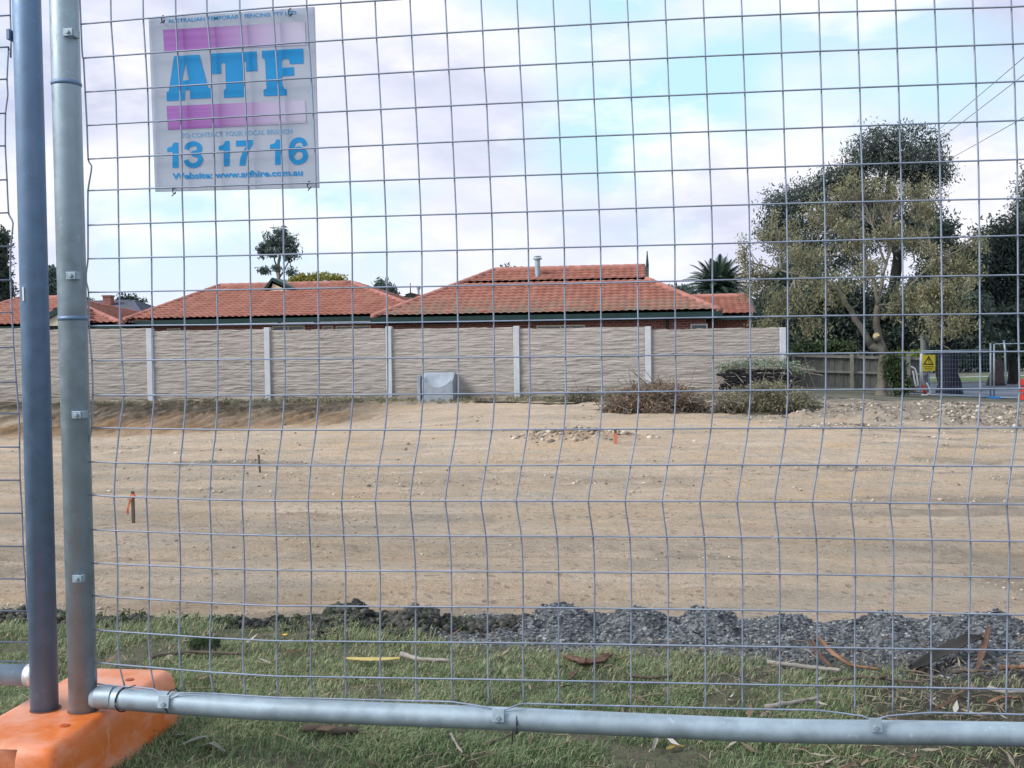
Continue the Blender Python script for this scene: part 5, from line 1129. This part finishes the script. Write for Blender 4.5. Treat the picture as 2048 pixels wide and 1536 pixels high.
# fine straw and twigs in the turf
n=2200; x=rg.uniform(-1.9,1.4,n); y=rg.uniform(1.8,2.8,n); k=rg.random(n)<(.25+.75*sstep(-.2,.5,x)); x,y=x[k],y[k]; z=lawn_h(x,y)+.012; f=MB()
for i in range(len(x)):
    a=rg.uniform(0,6.28); L=rg.uniform(.02,.07); f.tube([(x[i]-math.cos(a)*L/2,y[i]-math.sin(a)*L/2,z[i]),(x[i]+rg.normal()*.003,y[i]+rg.normal()*.003,z[i]+.006),(x[i]+math.cos(a)*L/2,y[i]+math.sin(a)*L/2,z[i]+rg.uniform(-.006,.010))],rg.uniform(.0006,.0014),4,cap=False)
tag(f.build('twig_bits',simple('straw and twig',(.20,.165,.125),.9,0,.5,40)),kind='stuff')
# ------------------------------------------------------------------ bark, sticks and other single pieces on the turf
M_BKR=simple('red-brown bark',(.12,.072,.055),.85,0,.45,25,ms=(1,1,1),bump=.4); M_BKO=simple('orange-brown bark',(.22,.125,.08),.85,0,.5,25,bump=.4)
M_STK=simple('grey stick',(.29,.265,.245),.85,0,.25,30,bump=.3); M_STB=simple('brown stick',(.105,.082,.07),.85,0,.35,30,bump=.3); M_YST=simple('yellow wood sliver',(.46,.36,.14),.8,0,.2,18)
def stick(name,label,pp,r,mat,cat='stick',lift=.010,taper=.6,wob=.12,group=None):
    pts=[]
    for px,py,*h in pp: q=hit(px,py); pts.append(q+np.array([0,0,r+lift+(h[0] if h else 0)]))
    Q=refine(pts,6) if len(pts)>2 else np.linspace(pts[0],pts[1],9); rg=np.random.default_rng(int(pp[0][0]*7+pp[0][1])); Q=Q+rg.normal(size=Q.shape)*r*wob
    f=MB(); f.tube(Q,r*np.linspace(1,taper,len(Q))*(1+.10*rg.normal(size=len(Q))),8); o=f.build(name,mat,None,True); tag(o,label,cat,group); return o
def bark(name,label,pp,w,mat,curl=.6,lift=.008,cat='bark'):
    pts=[]; w=w*.68
    for px,py,*h in pp: q=hit(px,py); pts.append(q+np.array([0,0,lift+(h[0] if h else 0)]))
    Q=refine(pts,6) if len(pts)>2 else np.linspace(pts[0],pts[1],9); T=unit(np.gradient(Q,axis=0)); S=unit(np.cross(T,[0,0,1.])); n=len(Q); m_=7; V=[]; rg=np.random.default_rng(int(pp[0][0]*3))
    for layer in (0,.0016):
        for i in range(n):
            ww=w*(math.sin(math.pi*min(.96,max(.06,i/(n-1))))**.45)*(1+.12*rg.normal())
            for j in range(m_):
                a=(j/(m_-1)-.5)*2; V.append(Q[i]+S[i]*a*ww*.5+np.array([0,0,1.])*((a*a)*curl*w*.5-layer))
    k=n*m_; Fs=[]
    for i in range(n-1):
        for j in range(m_-1):
            a=i*m_+j; Fs+=[(a,a+1,a+m_+1,a+m_),(k+a,k+a+m_,k+a+m_+1,k+a+1)]
        Fs+=[(i*m_,(i+1)*m_,k+(i+1)*m_,k+i*m_),(i*m_+m_-1,k+i*m_+m_-1,k+(i+1)*m_+m_-1,(i+1)*m_+m_-1)]
    f=MB(); f.add(V,Fs); o=f.build(name,mat,None,True); tag(o,label,cat); return o
stick('fallen_stick','short thick brown stick lying on the grass under the bottom rail, left of centre',[(604,1470),(660,1474),(716,1475)],.0085,M_STB,taper=.9,lift=.006)
stick('fallen_stick','long curved dark stick on the grass near the sod, in front of the orange foot',[(305,1326),(350,1318),(410,1316),(480,1320)],.0055,M_STB)
stick('fallen_stick','grey-brown stick with a knobbly end beside the yellow sliver',[(802,1326,.008),(840,1331),(900,1334)],.0065,M_STK,taper=.6)
bark('wood_sliver','flat yellow wood sliver lying on the grass, middle left',[(690,1334),(730,1336),(765,1336),(800,1334)],.040,M_YST,.1,.022)
bark('curled_bark','boat-shaped curl of red-brown bark on the grass near the middle',[(1130,1328,.006),(1165,1336,.002),(1195,1335,.003),(1222,1325,.008)],.052,M_BKR,.55)
bark('bark_strip','pointed tan bark flake just below the boat-shaped curl',[(1138,1366),(1147,1358,.004),(1156,1352,.006)],.016,M_BKR,.4)
stick('fallen_stick','dark brown stick lying level with the third mesh row, right of the boat-shaped bark',[(1266,1364),(1300,1368),(1345,1364)],.005,M_STB)
stick('fallen_stick','long pale grey stick pointing right across thin grass, middle right',[(1536,1337),(1580,1343),(1640,1350),(1680,1354)],.0058,M_STK,taper=.8)
stick('fallen_stick','broad pale stick just above the bottom rail, right of centre',[(1530,1430),(1580,1421),(1640,1410)],.0065,M_STK,taper=.6)
bark('bark_strip','long arched orange-brown bark strip lying on the gravel edge, right',[(1630,1302,.035),(1660,1326,.02),(1700,1344,.008),(1755,1346)],.020,M_BKO,.6)
bark('bark_strip','drooping tan bark strip crossing under the arched orange-brown one',[(1622,1304,.025),(1640,1330,.012),(1665,1342)],.022,M_BKR,.4)
bark('bark_slab','big dark slab of bark propped up on the gravel edge, far right',[(1826,1352,.004),(1880,1332,.018),(1940,1316,.035),(1970,1308,.03)],.075,M_BARKD,.35)
bark('bark_strip','orange-edged bark strip lying along the foot of the big dark slab',[(1822,1356),(1850,1342,.008),(1880,1330,.014)],.020,M_BKO,.5)
bark('bark_strip','upright red-brown bark shard sticking up right of the big dark slab',[(1955,1345),(1968,1325,.03),(1978,1308,.06)],.022,M_BKR,.4)
stick('fallen_stick','orange-brown stick running off the right edge below the big dark slab',[(2000,1350),(2030,1350),(2060,1348)],.008,M_BKO)
stick('fallen_stick','thin brown stick in front of the big dark bark slab',[(1905,1358),(1950,1353),(1985,1355)],.0045,M_STB)
stick('fallen_stick','pale forked-looking stick at the right edge, level with the last mesh rows',[(1978,1392),(2010,1398),(2060,1399)],.0062,M_STK)
stick('fallen_stick','long thin dark stick across the littered turf, right of centre',[(1660,1374),(1730,1366),(1790,1372),(1850,1378)],.004,M_STB)
bark('bark_strip','dusky red bark strip above the right end of the bottom rail',[(1870,1426),(1895,1420,.006),(1918,1412,.012)],.016,M_BKR,.5)
bark('bark_strip','small reddish bark strip near the pale forked-looking stick',[(1976,1414),(2005,1408,.006),(2040,1404)],.018,M_BKO,.5)
stick('fallen_stick','slim grey stick on the grass just below the bottom rail near the middle',[(903,1482),(912,1500),(924,1518)],.003,M_STK)
stick('fallen_stick','very slim dark stick below the wire tie on the bottom rail',[(976,1502),(1005,1490),(1032,1476)],.0028,M_STB)
bark('curled_leaf','curled silver-white dead leaf below the bottom rail, right of centre',[(1306,1512),(1314,1496,.01),(1322,1486,.02)],.012,M_STK,.8,cat='leaf')
bark('fallen_leaf','yellow-brown fallen leaf beside the silver-white curled leaf',[(1334,1507),(1350,1504,.004),(1368,1502)],.022,simple('yellow-brown leaf',(.25,.19,.06),.8,0,.3,30),.3,cat='leaf')
for k,(pp,lb) in enumerate((([(360,1500),(400,1494,.01),(440,1482)],'upper of three grey-green gum leaves right of the orange foot'),([(398,1502),(425,1508,.012),(450,1512)],'lower of three grey-green gum leaves right of the orange foot'),([(345,1480),(362,1486,.008),(380,1478)],'leftmost of three grey-green gum leaves right of the orange foot'))):
    bark('gum_leaf',lb,pp,.016,simple('grey-green dead leaf',(.17,.19,.16),.7,0,.3,40),.3,cat='leaf')
# sod of turf
q=hit(402,1312); f=MB(); w=62*q[1]/F; h=24*q[1]/F; n=10; V=[];Fs=[]
for i in range(n+1):
    for j in range(n+1):
        x=q[0]+(i/n-.5)*w; y=q[1]+(j/n)*.05; e=min(i,n-i,j,n-j); V.append((x,y,lawn_h(np.array([x]),np.array([y]))[0]+(h*(1+.12*vnoise(i*.7,j*.7,0,3)) if e>0 else -.005)))
for i in range(n):
    for j in range(n): a=i*(n+1)+j; Fs.append((a,a+n+1,a+n+2,a+1))
f.add(V,Fs); sod=thing('turf_sod','squarish lump of cut turf standing on the grass behind the mesh, lower left','sod'); f.build('soil',simple('turf soil',(.05,.055,.04),.95,0,.4,60,bump=.6),sod)
V=np.array(V); top=V[V[:,2]>q[2]+h*.5]; C=top[np.random.default_rng(4).integers(len(top),size=260)]+np.random.default_rng(5).normal(size=(260,3))*[.003,.003,.001]
V,Fc,t=leaves(C,np.full(260,.006),3,(.024,.0025),83,-.9); fastmesh('grass_top',V,Fc,L_MID,sod,False,t)
# yellow flower
q=hit(570,1281); fl=thing('yellow_flower','tiny yellow flower on a thin stem at the edge of the cut, left','flower'); f=MB(); tp=q+np.array([0,0,.014]); f.tube([q-[0,0,.005],tp],.0008,5); f.build('stem',M_GREEN,fl)
f=MB()
for k in range(10): a=k*.628; f.add([tp,tp+np.array([math.cos(a-.25)*.005,math.sin(a-.25)*.005,.002]),tp+np.array([math.cos(a)*.0085,math.sin(a)*.0085,.0035]),tp+np.array([math.cos(a+.25)*.005,math.sin(a+.25)*.005,.002])],[(0,1,2,3)])
f.tube([tp,tp+[0,0,.003]],.003,8); f.build('bloom',simple('dandelion yellow',(.75,.52,.02),.7),fl)
